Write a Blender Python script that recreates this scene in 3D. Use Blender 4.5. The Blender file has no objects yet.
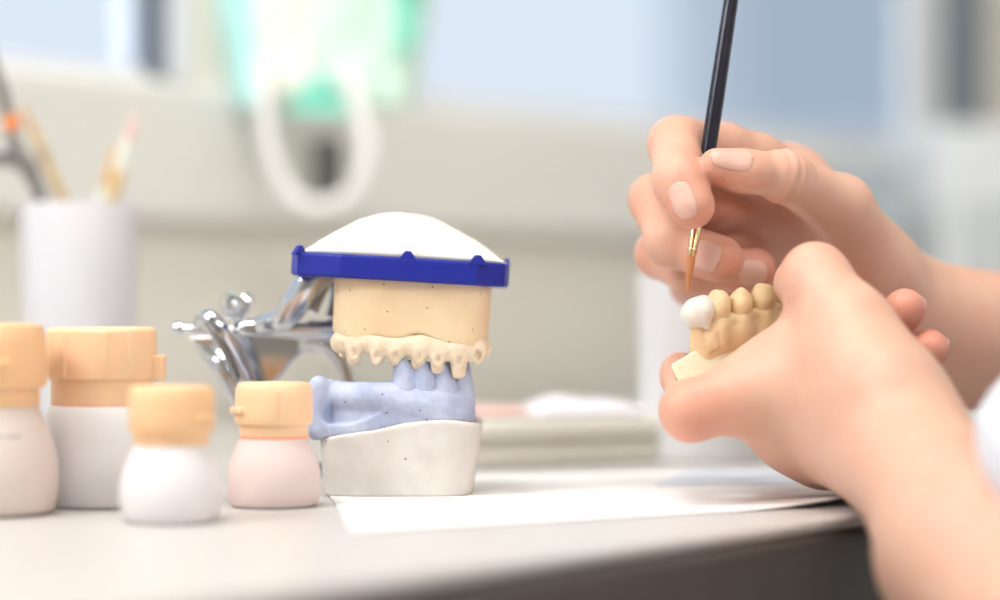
import bpy, bmesh, math, random
import numpy as np
from mathutils import Vector, Matrix, noise as mnoise

random.seed(7)
R = math.radians
SC = bpy.context.scene
COL = SC.collection
FPX = 2361.1            # focal length in pixels: 85 mm on a 36 mm wide sensor, 1000 px wide
CAM_Z = 0.819           # eye height, 69 mm above the bench top
TOP = 0.7489              # bench top height


def P(px, py, d):
    """world point at distance d from the eye, on the sight line through (px, py)"""
    return Vector(((px - 500) * d / FPX, d, CAM_Z + (300 - py) * d / FPX))


def A(px, py, d):
    return np.array(P(px, py, d))


# ------------------------------------------------------------------ objects
def new_mesh(name, verts, faces, smooth=True):
    me = bpy.data.meshes.new(name)
    me.from_pydata([tuple(v) for v in verts], [], [tuple(int(i) for i in f) for f in faces])
    me.update()
    if smooth:
        me.polygons.foreach_set('use_smooth', [True] * len(me.polygons))
    return me


def link(name, me, mat, parent=None, loc=None, rot=None):
    o = bpy.data.objects.new(name, me)
    COL.objects.link(o)
    if mat is not None:
        me.materials.append(mat)
    if parent is not None:
        o.parent = parent
    if loc is not None:
        o.location = loc
    if rot is not None:
        o.rotation_euler = rot
    return o


def empty(name, loc=(0, 0, 0), rot=(0, 0, 0)):
    o = bpy.data.objects.new(name, None)
    o.empty_display_size = 0.01
    COL.objects.link(o)
    o.location = loc
    o.rotation_euler = rot
    return o


def tag(o, label=None, cat=None, group=None, kind=None):
    if label:
        o['label'] = label
    if cat:
        o['category'] = cat
    if group:
        o['group'] = group
    if kind:
        o['kind'] = kind
    return o


def finish(bm, name, smooth=True, angle=None):
    bmesh.ops.recalc_face_normals(bm, faces=bm.faces)
    me = bpy.data.meshes.new(name)
    bm.to_mesh(me)
    bm.free()
    if smooth:
        me.polygons.foreach_set('use_smooth', [True] * len(me.polygons))
        if angle is not None:
            try:
                me.set_sharp_from_angle(angle=R(angle))
            except Exception:
                pass
    return me


def bevel(o, w, seg=3, angle=40):
    m = o.modifiers.new('bevel', 'BEVEL')
    m.width = w
    m.segments = seg
    m.limit_method = 'ANGLE'
    m.angle_limit = R(angle)
    return o


def add_box(bm, cx, cy, cz, sx, sy, sz, mat=None):
    r = bmesh.ops.create_cube(bm, size=1.0)
    M = Matrix.Translation((cx, cy, cz)) @ Matrix.Diagonal((sx, sy, sz, 1))
    if mat is not None:
        M = mat @ M
    bmesh.ops.transform(bm, matrix=M, verts=r['verts'])


def box(name, c, s, mat, parent=None, bev=0.0, seg=3, M=None):
    bm = bmesh.new()
    add_box(bm, *c, *s, mat=M)
    o = link(name, finish(bm, name, True, 35), mat, parent)
    if bev:
        bevel(o, bev, seg)
    return o


def add_lathe(bm, prof, seg=64, M=None, cap=True):
    """prof: (radius, z) pairs"""
    rings = []
    for r, z in prof:
        if r < 1e-6:
            v = bm.verts.new((0, 0, z))
            rings.append([v])
        else:
            rings.append([bm.verts.new((r * math.cos(2 * math.pi * i / seg), r * math.sin(2 * math.pi * i / seg), z)) for i in range(seg)])
    for a, b in zip(rings, rings[1:]):
        for i in range(seg):
            j = (i + 1) % seg
            if len(a) == 1 and len(b) == 1:
                continue
            if len(a) == 1:
                bm.faces.new((a[0], b[j], b[i]))
            elif len(b) == 1:
                bm.faces.new((a[i], a[j], b[0]))
            else:
                bm.faces.new((a[i], a[j], b[j], b[i]))
    if cap:
        for ring in (rings[0], rings[-1]):
            if len(ring) > 1:
                bm.faces.new(ring)
    if M is not None:
        bmesh.ops.transform(bm, matrix=M, verts=[v for r in rings for v in r])


def lathe(name, prof, mat, parent=None, seg=64, M=None, cap=True, angle=40):
    bm = bmesh.new()
    add_lathe(bm, prof, seg, M, cap)
    return link(name, finish(bm, name, True, angle), mat, parent)


def catmull(pts, n=8):
    pts = [Vector(p) for p in pts]
    out = []
    ext = [pts[0] * 2 - pts[1]] + pts + [pts[-1] * 2 - pts[-2]]
    for i in range(1, len(ext) - 2):
        p0, p1, p2, p3 = ext[i - 1:i + 3]
        for k in range(n):
            t = k / n
            out.append(0.5 * ((2 * p1) + (p2 - p0) * t + (2 * p0 - 5 * p1 + 4 * p2 - p3) * t * t + (3 * p1 - p0 - 3 * p2 + p3) * t ** 3))
    out.append(pts[-1])
    return out


def add_tube(bm, pts, rad, seg=16, flat=1.0, up=(0, 0, 1)):
    """tube through pts; rad a number or one per point; flat scales the section along 'up'"""
    pts = [Vector(p) for p in pts]
    n = len(pts)
    rads = rad if isinstance(rad, (list, tuple)) else [rad] * n
    rings = []
    up = Vector(up).normalized()
    for i, p in enumerate(pts):
        t = (pts[min(i + 1, n - 1)] - pts[max(i - 1, 0)]).normalized()
        s = t.cross(up)
        if s.length < 1e-4:
            s = t.cross(Vector((1, 0, 0)))
        s.normalize()
        u = s.cross(t).normalized()
        rings.append([bm.verts.new(p + s * rads[i] * math.cos(2 * math.pi * k / seg) + u * rads[i] * flat * math.sin(2 * math.pi * k / seg)) for k in range(seg)])
    for a, b in zip(rings, rings[1:]):
        for k in range(seg):
            j = (k + 1) % seg
            bm.faces.new((a[k], a[j], b[j], b[k]))
    bm.faces.new(rings[0])
    bm.faces.new(rings[-1])


def tube(name, pts, rad, mat, parent=None, seg=16, flat=1.0, up=(0, 0, 1), smooth_n=0):
    if smooth_n:
        if isinstance(rad, (list, tuple)):
            m = len(pts)
            rr = []
            for i in range(m - 1):
                for k in range(smooth_n):
                    rr.append(rad[i] + (rad[i + 1] - rad[i]) * k / smooth_n)
            rr.append(rad[-1])
            rad = rr
        pts = catmull(pts, smooth_n)
    bm = bmesh.new()
    add_tube(bm, pts, rad, seg, flat, up)
    return link(name, finish(bm, name, True, 50), mat, parent)


# ------------------------------------------------------------------ signed distance fields
class Field:
    def __init__(self, lo, hi, h):
        self.h = h
        self.lo = np.array(lo, dtype=np.float64)
        n = np.ceil((np.array(hi) - self.lo) / h).astype(int) + 1
        self.n = n
        self.ax = [self.lo[i] + h * np.arange(n[i]) for i in range(3)]
        self.f = np.full(n, 1.0, dtype=np.float32)

    def sl(self, lo, hi):
        out = []
        for i in range(3):
            a = int(np.clip(math.floor((lo[i] - self.lo[i]) / self.h), 0, self.n[i]))
            b = int(np.clip(math.ceil((hi[i] - self.lo[i]) / self.h) + 1, 0, self.n[i]))
            out.append(slice(a, max(a, b)))
        return tuple(out)

    def xyz(self, sl):
        return (self.ax[0][sl[0]][:, None, None], self.ax[1][sl[1]][None, :, None], self.ax[2][sl[2]][None, None, :])


def smin(a, b, k):
    if k <= 0:
        return np.minimum(a, b)
    hh = np.maximum(k - np.abs(a - b), 0.0) / k
    return np.minimum(a, b) - hh * hh * k * 0.25


def smax(a, b, k):
    return -smin(-a, -b, k)


def v_cone(X, Y, Z, a, b, ra, rb):
    ba = b - a
    L2 = float(ba @ ba) + 1e-12
    t = np.clip(((X - a[0]) * ba[0] + (Y - a[1]) * ba[1] + (Z - a[2]) * ba[2]) / L2, 0, 1)
    dx = X - (a[0] + t * ba[0])
    dy = Y - (a[1] + t * ba[1])
    dz = Z - (a[2] + t * ba[2])
    return np.sqrt(dx * dx + dy * dy + dz * dz) - (ra + (rb - ra) * t)


def v_ell(X, Y, Z, c, r, Rm=None):
    x, y, z = X - c[0], Y - c[1], Z - c[2]
    if Rm is not None:
        x, y, z = (Rm[0][0] * x + Rm[1][0] * y + Rm[2][0] * z, Rm[0][1] * x + Rm[1][1] * y + Rm[2][1] * z, Rm[0][2] * x + Rm[1][2] * y + Rm[2][2] * z)
    k0 = np.sqrt((x / r[0]) ** 2 + (y / r[1]) ** 2 + (z / r[2]) ** 2)
    k1 = np.sqrt((x / r[0] ** 2) ** 2 + (y / r[1] ** 2) ** 2 + (z / r[2] ** 2) ** 2) + 1e-9
    return k0 * (k0 - 1.0) / k1


class Prim:
    def __init__(self, kind, *a):
        self.kind, self.a = kind, a
        if kind == 'cone':
            p, q, ra, rb = a
            r = max(ra, rb)
            self.lo, self.hi = np.minimum(p, q) - r, np.maximum(p, q) + r
        elif kind == 'ell':
            c, r = np.array(a[0]), max(a[1])
            self.lo, self.hi = c - r, c + r

    def ev(self, X, Y, Z):
        return v_cone(X, Y, Z, *self.a) if self.kind == 'cone' else v_ell(X, Y, Z, *self.a)


def cone(a, b, ra, rb):
    return Prim('cone', np.array(a, dtype=float), np.array(b, dtype=float), ra, rb)


def ell(c, r, Rm=None):
    return Prim('ell', np.array(c, dtype=float), r, Rm)


def union(F, prims, k, into=None):
    """smooth union of prims into F.f"""
    for p in prims:
        s = F.sl(p.lo - k - 0.002, p.hi + k + 0.002)
        X, Y, Z = F.xyz(s)
        F.f[s] = smin(F.f[s], p.ev(X, Y, Z), k)


def branch(F, base, prims, kin, kbase, creases=()):
    """a chain of prims smoothly joined to the base field only; different branches stay apart"""
    lo = np.min([p.lo for p in prims], axis=0) - kbase - 0.003
    hi = np.max([p.hi for p in prims], axis=0) + kbase + 0.003
    s = F.sl(lo, hi)
    X, Y, Z = F.xyz(s)
    g = None
    for p in prims:
        v = p.ev(X, Y, Z)
        g = v if g is None else smin(g, v, kin)
    for (c, ax, side, dep, wid, reach) in creases:
        t = (X - c[0]) * ax[0] + (Y - c[1]) * ax[1] + (Z - c[2]) * ax[2]
        sd = (X - c[0]) * side[0] + (Y - c[1]) * side[1] + (Z - c[2]) * side[2]
        rr = np.sqrt((X - c[0]) ** 2 + (Y - c[1]) ** 2 + (Z - c[2]) ** 2)
        w = np.clip(sd / (rr + 1e-6) * 1.6 - 0.2, 0, 1) * np.clip((reach - rr) / 0.004, 0, 1)
        g = g + dep * np.exp(-(t / wid) ** 2) * w
    F.f[s] = smin(F.f[s], smin(base[s], g, kbase), 0.0012)


def surface(f, lo, h):
    """naive surface nets"""
    s = f < 0
    c = np.zeros(tuple(np.array(f.shape) - 1), dtype=np.int8)
    for i in (0, 1):
        for j in (0, 1):
            for k in (0, 1):
                c += s[i:f.shape[0] - 1 + i, j:f.shape[1] - 1 + j, k:f.shape[2] - 1 + k]
    act = (c > 0) & (c < 8)
    ids = np.argwhere(act)
    idx = np.full(c.shape, -1, dtype=np.int64)
    idx[act] = np.arange(len(ids))
    pos = np.zeros((len(ids), 3))
    cnt = np.zeros(len(ids))
    cor = [(i, j, k) for i in (0, 1) for j in (0, 1) for k in (0, 1)]
    for a in cor:
        for ax in range(3):
            if a[ax]:
                continue
            b = list(a)
            b[ax] = 1
            fa = f[ids[:, 0] + a[0], ids[:, 1] + a[1], ids[:, 2] + a[2]].astype(float)
            fb = f[ids[:, 0] + b[0], ids[:, 1] + b[1], ids[:, 2] + b[2]].astype(float)
            m = (fa < 0) != (fb < 0)
            t = np.where(m, fa / np.where(m, fa - fb, 1.0), 0.0)
            q = np.tile(np.array(a, dtype=float), (len(ids), 1))
            q[:, ax] += t
            pos += q * m[:, None]
            cnt += m
    verts = lo + h * (ids + pos / np.maximum(cnt, 1)[:, None])
    quads = []
    for ax in range(3):
        u, v = (ax + 1) % 3, (ax + 2) % 3
        s0 = [slice(None)] * 3
        s1 = [slice(None)] * 3
        s0[ax] = slice(0, -1)
        s1[ax] = slice(1, None)
        ch = s[tuple(s0)] != s[tuple(s1)]
        e = np.argwhere(ch)
        ok = (e[:, u] > 0) & (e[:, v] > 0) & (e[:, u] < f.shape[u] - 1) & (e[:, v] < f.shape[v] - 1)
        e = e[ok]
        inside = s[e[:, 0], e[:, 1], e[:, 2]]

        def cell(du, dv):
            q = e.copy()
            q[:, u] += du
            q[:, v] += dv
            return idx[q[:, 0], q[:, 1], q[:, 2]]
        q = np.stack([cell(-1, -1), cell(0, -1), cell(0, 0), cell(-1, 0)], axis=1)
        q[~inside] = q[~inside][:, ::-1]
        quads.append(q)
    return verts, np.concatenate(quads)


def relax(verts, quads, it=2, lam=0.5):
    e = np.concatenate([quads[:, [0, 1]], quads[:, [1, 2]], quads[:, [2, 3]], quads[:, [3, 0]]])
    n = len(verts)
    deg = np.bincount(e[:, 0], minlength=n) + np.bincount(e[:, 1], minlength=n)
    for _ in range(it):
        acc = np.zeros_like(verts)
        for ax in range(3):
            acc[:, ax] = np.bincount(e[:, 0], weights=verts[e[:, 1], ax], minlength=n) + np.bincount(e[:, 1], weights=verts[e[:, 0], ax], minlength=n)
        verts = verts + lam * (acc / np.maximum(deg, 1)[:, None] - verts)
    return verts


def np_mesh(name, verts, quads, smooth=True):
    me = bpy.data.meshes.new(name)
    me.vertices.add(len(verts))
    me.vertices.foreach_set('co', np.asarray(verts, dtype=np.float32).ravel())
    k = quads.shape[1]
    me.loops.add(len(quads) * k)
    me.loops.foreach_set('vertex_index', quads.astype(np.int32).ravel())
    me.polygons.add(len(quads))
    me.polygons.foreach_set('loop_start', np.arange(0, len(quads) * k, k, dtype=np.int32))
    me.polygons.foreach_set('use_smooth', np.ones(len(quads), dtype=bool))
    me.update(calc_edges=True)
    me.validate()
    return me


def sdf_obj(name, F, mat, parent=None, it=2):
    v, q = surface(F.f, F.lo, F.h)
    v = relax(v, q, it)
    return link(name, np_mesh(name, v, q), mat, parent)


def wob(X, Y, Z, f, seed=0.0):
    """cheap smooth noise for plaster, about -1..1"""
    return (np.sin(X * f * 1.0 + Y * f * 0.7 + 1.3 + seed) * np.sin(Y * f * 1.1 - Z * f * 0.6 + 0.7 + seed * 2) * 0.6 +
            np.sin(Z * f * 1.7 + X * f * 0.9 + seed) * np.sin(X * f * 1.9 - Y * f * 0.4 + 2.1 + seed) * 0.4)


# ------------------------------------------------------------------ materials
def mat(name, col, rough=0.5, metal=0.0, sss=0.0, sss_r=(1, 0.5, 0.3), sss_s=0.003, coat=0.0, trans=0.0, ior=1.45, emit=None, spec=0.5):
    m = bpy.data.materials.new(name)
    m.use_nodes = True
    b = m.node_tree.nodes['Principled BSDF']
    b.inputs['Base Color'].default_value = (*col, 1)
    b.inputs['Roughness'].default_value = rough
    b.inputs['Metallic'].default_value = metal
    b.inputs['Specular IOR Level'].default_value = spec
    b.inputs['IOR'].default_value = ior
    if sss:
        b.inputs['Subsurface Weight'].default_value = sss
        b.inputs['Subsurface Radius'].default_value = sss_r
        b.inputs['Subsurface Scale'].default_value = sss_s
    if coat:
        b.inputs['Coat Weight'].default_value = coat
    if trans:
        b.inputs['Transmission Weight'].default_value = trans
    return m


def nodes(m):
    return m.node_tree.nodes, m.node_tree.links, m.node_tree.nodes['Principled BSDF']


def add_bump(m, scale, strength, dist=0.0005, detail=6.0, kind='noise'):
    N, L, b = nodes(m)
    tc = N.new('ShaderNodeTexCoord')
    if kind == 'noise':
        t = N.new('ShaderNodeTexNoise')
        t.inputs['Detail'].default_value = detail
        out = t.outputs['Fac']
    else:
        t = N.new('ShaderNodeTexVoronoi')
        out = t.outputs['Distance']
    t.inputs['Scale'].default_value = scale
    L.new(tc.outputs['Object'], t.inputs['Vector'])
    bu = N.new('ShaderNodeBump')
    bu.inputs['Strength'].default_value = strength
    bu.inputs['Distance'].default_value = dist
    L.new(out, bu.inputs['Height'])
    if b.inputs['Normal'].is_linked:
        prev = b.inputs['Normal'].links[0].from_socket
        L.new(prev, bu.inputs['Normal'])
    L.new(bu.outputs['Normal'], b.inputs['Normal'])
    return m


def mottled(m, c1, c2, scale, lo=0.35, hi=0.65, detail=5.0):
    N, L, b = nodes(m)
    tc = N.new('ShaderNodeTexCoord')
    t = N.new('ShaderNodeTexNoise')
    t.inputs['Scale'].default_value = scale
    t.inputs['Detail'].default_value = detail
    L.new(tc.outputs['Object'], t.inputs['Vector'])
    r = N.new('ShaderNodeValToRGB')
    r.color_ramp.elements[0].position = lo
    r.color_ramp.elements[0].color = (*c1, 1)
    r.color_ramp.elements[1].position = hi
    r.color_ramp.elements[1].color = (*c2, 1)
    L.new(t.outputs['Fac'], r.inputs['Fac'])
    L.new(r.outputs['Color'], b.inputs['Base Color'])
    return r.outputs['Color']


def pits(m, scale, size, dark):
    """small air-bubble pits of the plaster: sparse dark specks"""
    N, L, b = nodes(m)
    tc = N.new('ShaderNodeTexCoord')
    v = N.new('ShaderNodeTexVoronoi')
    v.inputs['Scale'].default_value = scale
    L.new(tc.outputs['Object'], v.inputs['Vector'])
    lt = N.new('ShaderNodeMath')
    lt.operation = 'LESS_THAN'
    lt.inputs[1].default_value = size
    L.new(v.outputs['Distance'], lt.inputs[0])
    mx = N.new('ShaderNodeMix')
    mx.data_type = 'RGBA'
    mx.inputs['B'].default_value = (*dark, 1)
    L.new(lt.outputs[0], mx.inputs['Factor'])
    if b.inputs['Base Color'].is_linked:
        L.new(b.inputs['Base Color'].links[0].from_socket, mx.inputs['A'])
    else:
        mx.inputs['A'].default_value = b.inputs['Base Color'].default_value
    L.new(mx.outputs['Result'], b.inputs['Base Color'])


M = {}
M['wall'] = add_bump(mat('wall_paint', (0.86, 0.835, 0.76), 0.7), 60, 0.1)
M['trunk'] = mat('ledge_paint', (0.82, 0.81, 0.775), 0.55)
M['frame_white'] = mat('window_frame_white', (0.82, 0.86, 0.92), 0.45)
M['frame_dark'] = mat('window_gasket_grey', (0.17, 0.20, 0.25), 0.5)
M['floor'] = mat('floor_vinyl', (0.30, 0.28, 0.26), 0.5)
mottled(M['floor'], (0.27, 0.25, 0.23), (0.34, 0.32, 0.30), 12)
M['ceiling'] = mat('ceiling_paint', (0.8, 0.8, 0.78), 0.8)
M['glass'] = mat('window_glass', (0.93, 0.96, 1.0), 0.0, trans=1.0, ior=1.0, spec=0.0)
M['frame_grey'] = mat('window_frame_grey', (0.20, 0.25, 0.32), 0.5)
M['facade'] = mat('far_facade', (0.66, 0.70, 0.74), 0.8)
M['facade_dark'] = mat('far_facade_windows', (0.52, 0.57, 0.63), 0.5)

M['laminate'] = mat('bench_laminate', (0.58, 0.555, 0.53), 0.32)
mottled(M['laminate'], (0.56, 0.535, 0.51), (0.61, 0.585, 0.56), 300)
M['edge'] = mat('bench_edge', (0.085, 0.075, 0.068), 0.45)
M['paper'] = mat('paper_white', (0.90, 0.90, 0.89), 0.7)
M['patch_blue'] = mat('bluish_patch', (0.74, 0.79, 0.88), 0.7)

M['plaster'] = mat('white_plaster', (0.84, 0.80, 0.72), 0.75)
add_bump(M['plaster'], 420, 0.35, 0.0004)
M['plaster_base'] = mat('grey_white_plaster', (0.76, 0.72, 0.68), 0.7)
mottled(M['plaster_base'], (0.65, 0.61, 0.57), (0.74, 0.70, 0.665), 90)
pits(M['plaster_base'], 170, 0.075, (0.30, 0.25, 0.22))
add_bump(M['plaster_base'], 350, 0.3, 0.0004)
M['tan'] = mat('tan_die_stone', (0.90, 0.70, 0.46), 0.62, sss=0.1, sss_s=0.002)
mottled(M['tan'], (0.80, 0.60, 0.37), (0.85, 0.66, 0.43), 75)
pits(M['tan'], 220, 0.085, (0.38, 0.2, 0.08))
add_bump(M['tan'], 400, 0.25, 0.0003)
M['cream'] = mat('cream_gum_stone', (0.85, 0.70, 0.51), 0.6, sss=0.1, sss_s=0.002)
mottled(M['cream'], (0.76, 0.61, 0.44), (0.86, 0.72, 0.55), 160)
add_bump(M['cream'], 420, 0.6, 0.0008)
M['lilac'] = mat('lilac_blue_stone', (0.50, 0.56, 0.74), 0.65)
mottled(M['lilac'], (0.36, 0.41, 0.57), (0.52, 0.57, 0.72), 85)
pits(M['lilac'], 200, 0.08, (0.16, 0.18, 0.30))
add_bump(M['lilac'], 380, 0.6, 0.0007)
M['blue'] = mat('blue_plastic', (0.017, 0.026, 0.30), 0.42, spec=0.3)
add_bump(M['blue'], 300, 0.06, 0.0002)
M['ochre'] = mat('ochre_model_stone', (0.80, 0.59, 0.31), 0.55, sss=0.1, sss_s=0.002)
mottled(M['ochre'], (0.77, 0.57, 0.31), (0.85, 0.67, 0.41), 130)
add_bump(M['ochre'], 380, 0.25, 0.0003)
M['pale'] = mat('pale_yellow_plaster', (0.78, 0.72, 0.52), 0.65)
add_bump(M['pale'], 350, 0.2, 0.0003)
M['ceramic'] = mat('white_ceramic', (0.80, 0.77, 0.69), 0.42, sss=0.2, sss_s=0.002)
add_bump(M['ceramic'], 300, 0.15, 0.0003)
M['chrome'] = mat('polished_chrome', (0.62, 0.63, 0.66), 0.07, metal=1.0)
M['steel'] = mat('dark_steel', (0.32, 0.31, 0.30), 0.3, metal=1.0)

M['cap'] = mat('peach_plastic', (0.95, 0.63, 0.39), 0.4, sss=0.3, sss_r=(1, 0.5, 0.2), sss_s=0.004)
M['cap_dull'] = mat('ochre_plastic', (0.88, 0.56, 0.31), 0.4, sss=0.3, sss_r=(1, 0.5, 0.2), sss_s=0.004)
M['cap_ring'] = mat('orange_pink_plastic', (0.95, 0.36, 0.20), 0.4)
M['frost'] = mat('frosted_plastic', (0.95, 0.90, 0.91), 0.4, trans=0.2, ior=1.2)
M['frost_pink'] = mat('frosted_pinkish_plastic', (0.95, 0.81, 0.78), 0.4, trans=0.3, ior=1.15)
M['frost_rose'] = mat('frosted_rose_plastic', (0.93, 0.82, 0.77), 0.4, trans=0.3, ior=1.15)
M['white_plastic'] = mat('white_plastic', (0.86, 0.83, 0.83), 0.4, sss=0.3, sss_r=(1, 0.9, 0.9), sss_s=0.004)
M['powder_pink'] = mat('pink_powder', (0.85, 0.40, 0.36), 0.9)
M['powder_rose'] = mat('dusky_rose_powder', (0.58, 0.34, 0.28), 0.9)
M['powder_white'] = mat('pinkish_white_powder', (0.90, 0.85, 0.86), 0.9)
M['print'] = mat('grey_print', (0.45, 0.42, 0.45), 0.6)
M['cup'] = mat('cup_plastic', (0.86, 0.85, 0.89), 0.4, trans=0.35, ior=1.15)
M['beaker'] = mat('clear_beaker_plastic', (0.96, 0.96, 0.97), 0.3, trans=0.25, ior=1.15)
M['wood'] = mat('pale_wood_handle', (0.72, 0.52, 0.26), 0.5)
M['wood2'] = mat('amber_handle', (0.75, 0.47, 0.22), 0.45)
M['black'] = mat('black_lacquer', (0.02, 0.02, 0.025), 0.3)
M['navy'] = mat('navy_black_lacquer', (0.010, 0.010, 0.020), 0.25, spec=0.4)
M['gold'] = mat('brass_ferrule', (0.83, 0.62, 0.33), 0.22, metal=1.0)
M['sable'] = mat('copper_sable_hair', (0.50, 0.18, 0.06), 0.5)
add_bump(M['sable'], 900, 0.5, 0.0004)
M['orange'] = mat('orange_plastic', (0.80, 0.25, 0.06), 0.4)
M['teal'] = mat('mint_fabric', (0.24, 0.70, 0.55), 0.8, sss=0.1, sss_s=0.004)
M['aqua'] = mat('aqua_fabric', (0.50, 0.86, 0.84), 0.8)
M['mintpale'] = mat('pale_mint_fabric', (0.70, 0.90, 0.78), 0.8)
M['ivory'] = mat('ivory_fabric', (0.86, 0.89, 0.78), 0.8)
M['elastic'] = mat('white_elastic', (0.86, 0.85, 0.82), 0.8)
M['hook'] = mat('dark_hook', (0.16, 0.16, 0.15), 0.5)
M['tray'] = mat('off_white_ceramic', (0.80, 0.78, 0.69), 0.4)
M['rosy'] = mat('rosy_cloth', (0.82, 0.55, 0.50), 0.9)
M['lavender'] = mat('lavender_white_cloth', (0.86, 0.82, 0.87), 0.9)
M['vent'] = mat('light_grey_plastic', (0.74, 0.77, 0.79), 0.5)
M['vent_slot'] = mat('vent_slot_grey', (0.50, 0.53, 0.55), 0.6)
M['wall_shade'] = mat('wall_shade_grey_blue', (0.40, 0.47, 0.53), 0.5)  # even tone that imitates the far wall in shade
M['coat'] = mat('white_cotton', (0.80, 0.83, 0.90), 0.85)
add_bump(M['coat'], 700, 0.2, 0.0003)
M['nail'] = mat('fingernail', (0.74, 0.45, 0.36), 0.36, sss=0.15, sss_s=0.002)
M['hair'] = mat('brown_hair', (0.10, 0.055, 0.03), 0.5)

# skin: redder where the 'blush' attribute is high (finger tips, knuckles; inner right palm too, for its shade)
ms = mat('skin', (0.80, 0.52, 0.40), 0.42, sss=0.2, sss_r=(1.0, 0.36, 0.2), sss_s=0.003, spec=0.4)
N_, L_, B_ = nodes(ms)
at = N_.new('ShaderNodeAttribute')
at.attribute_name = 'blush'
nz = N_.new('ShaderNodeTexNoise')
nz.inputs['Scale'].default_value = 110
nz.inputs['Detail'].default_value = 4
tc = N_.new('ShaderNodeTexCoord')
L_.new(tc.outputs['Object'], nz.inputs['Vector'])
ad = N_.new('ShaderNodeMath')
ad.operation = 'MULTIPLY_ADD'
ad.inputs[1].default_value = 0.5
L_.new(nz.outputs['Fac'], ad.inputs[0])
L_.new(at.outputs['Fac'], ad.inputs[2])
rp = N_.new('ShaderNodeValToRGB')
rp.color_ramp.elements[0].position = 0.1
rp.color_ramp.elements[0].color = (0.70, 0.445, 0.325, 1)
rp.color_ramp.elements[1].position = 1.2 if False else 1.0
rp.color_ramp.elements[1].color = (0.67, 0.24, 0.165, 1)
L_.new(ad.outputs[0], rp.inputs['Fac'])
L_.new(rp.outputs['Color'], B_.inputs['Base Color'])
add_bump(ms, 750, 0.22, 0.0005, 4)
add_bump(ms, 1500, 0.12, 0.0003, kind='voronoi')
M['skin'] = ms

# ------------------------------------------------------------------ dental casts
def local_of(root):
    bpy.context.view_layer.update()
    Mi = root.matrix_world.inverted()
    return lambda px, py, d: np.array(Mi @ P(px, py, d))


def v_super(X, Y, a, b, n):
    s = (np.abs(X / a) ** n + np.abs(Y / b) ** n) ** (1.0 / n)
    return (s - 1.0) * np.minimum(a, b)


def chain(pts, rads):
    return [cone(pts[i], pts[i + 1], rads[i], rads[i + 1]) for i in range(len(pts) - 1)]


# ---- upper cast, hung from its blue mounting plate ----
up = empty('upper_jaw_cast', P(410, 345, .860), (0, R(3.3), 0))
tag(up, 'tan upper jaw cast with a blue plate and white plaster dome above lilac teeth', 'dental cast')
LU = local_of(up)
zt = LU(410, 280, .832)[2]          # top of the tan block
zb = LU(410, 338, .832)[2]          # its lower edge
F = Field((-.034, -.034, zb - .006), (.034, .030, zt + .004), .0007)
X, Y, Z = F.xyz((slice(None),) * 3)
tap = 1.0 + (Z - zb) * 0.6
d = v_super(X - .0002, Y - .001, .0280 * tap, .0268 * tap, 5.0)
lower = zb + .0012 * np.sin(X * 170 + .6) - .0018 * np.clip((X + .004) / .02, -1, 1) ** 2 + .0008 * np.sin(X * 420)
F.f[:] = smax(smax(d, Z - zt - .0005, .0014), lower - Z, .0016) + .00012 * wob(X, Y, Z, 330)
sdf_obj('model_base', F, M['tan'], up, 1)

F = Field((-.036, -.034, zb - .017), (.036, .030, zb + .008), .0006)
X, Y, Z = F.xyz((slice(None),) * 3)


def arch(x):
    return -.0237 + .0070 * (abs(x) / .0262) ** 5


zg = LU(410, 346, .832)[2]
pts = [np.array([x, arch(x) + .0012, zg + .0006 * math.sin(x * 300)]) for x in np.linspace(-.0232, .0240, 11)]
pts = [np.array([-.0232, .012, zg])] + pts + [np.array([.0240, .012, zg])]
union(F, chain(pts, [.0029] * len(pts)), .002)
pts2 = [p + np.array([0, .0008 if abs(p[0]) < .02 else 0, .0002]) for p in pts]
union(F, chain(pts2, [.0033] * len(pts)), .003)
stumps = [(353, 365, 8.0, 16), (376, 366, 7.4, 13), (394, 365, 6.6, 12), (418, 369, 8.0, 17), (437, 374, 7.2, 20), (458, 378, 8.2, 23), (477, 365, 7.0, 14), (342, 359, 5, 9), (485, 360, 4.8, 9)]
for (px, py, w, hh) in stumps[:7]:
    q = LU(px, py - hh * .75, .832)
    q[1] = arch(q[0]) - .0012
    union(F, [ell(q, (.0021, .0021, .0036))], .0025)
for (px, py, w, hh) in stumps[:7]:
    q = LU(px + 1, py - hh * .72, .832)
    q[1] = arch(q[0]) - .0034
    F.f[:] = smax(F.f, -v_ell(X, Y, Z, q, (.0010, .0016, .0018)), .0008)
F.f[:] = F.f + .00016 * wob(X, Y, Z, 760) + .00014 * wob(X, Y, Z, 1700, 1.0)
gum = sdf_obj('gum_ridge', F, M['cream'], up, 1)
for (px, py, w, hh) in stumps:
    tip = LU(px, py, .832)
    tip[1] = arch(tip[0]) + .0005
    top = LU(px - 1, py - hh, .832)
    top[1] = arch(top[0]) + .0008
    F = Field(np.minimum(tip, top) - .0075, np.maximum(tip, top) + .0075, .00045)
    X, Y, Z = F.xyz((slice(None),) * 3)
    rr = w * .00036
    union(F, [cone(top + np.array([0, 0, .002]), tip + np.array([-.0006, -.0003, .0014]), rr * 1.22, rr * .66), cone(top + np.array([.0008, 0, .001]), tip + np.array([.0008, .0008, .0016]), rr * 1.15, rr * .58)], .0012)
    # the groove down the front of the root stump
    g = v_cone(X, Y, Z, tip + np.array([.0003, -rr * 1.0, .001]), top + np.array([.0002, -rr * 1.35, 0]), .0007, .0009)
    F.f[:] = smax(F.f, -g, .0008) + .0001 * wob(X, Y, Z, 1500, px)
    sdf_obj('tooth_stump', F, M['cream'], up, 1)

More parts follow.
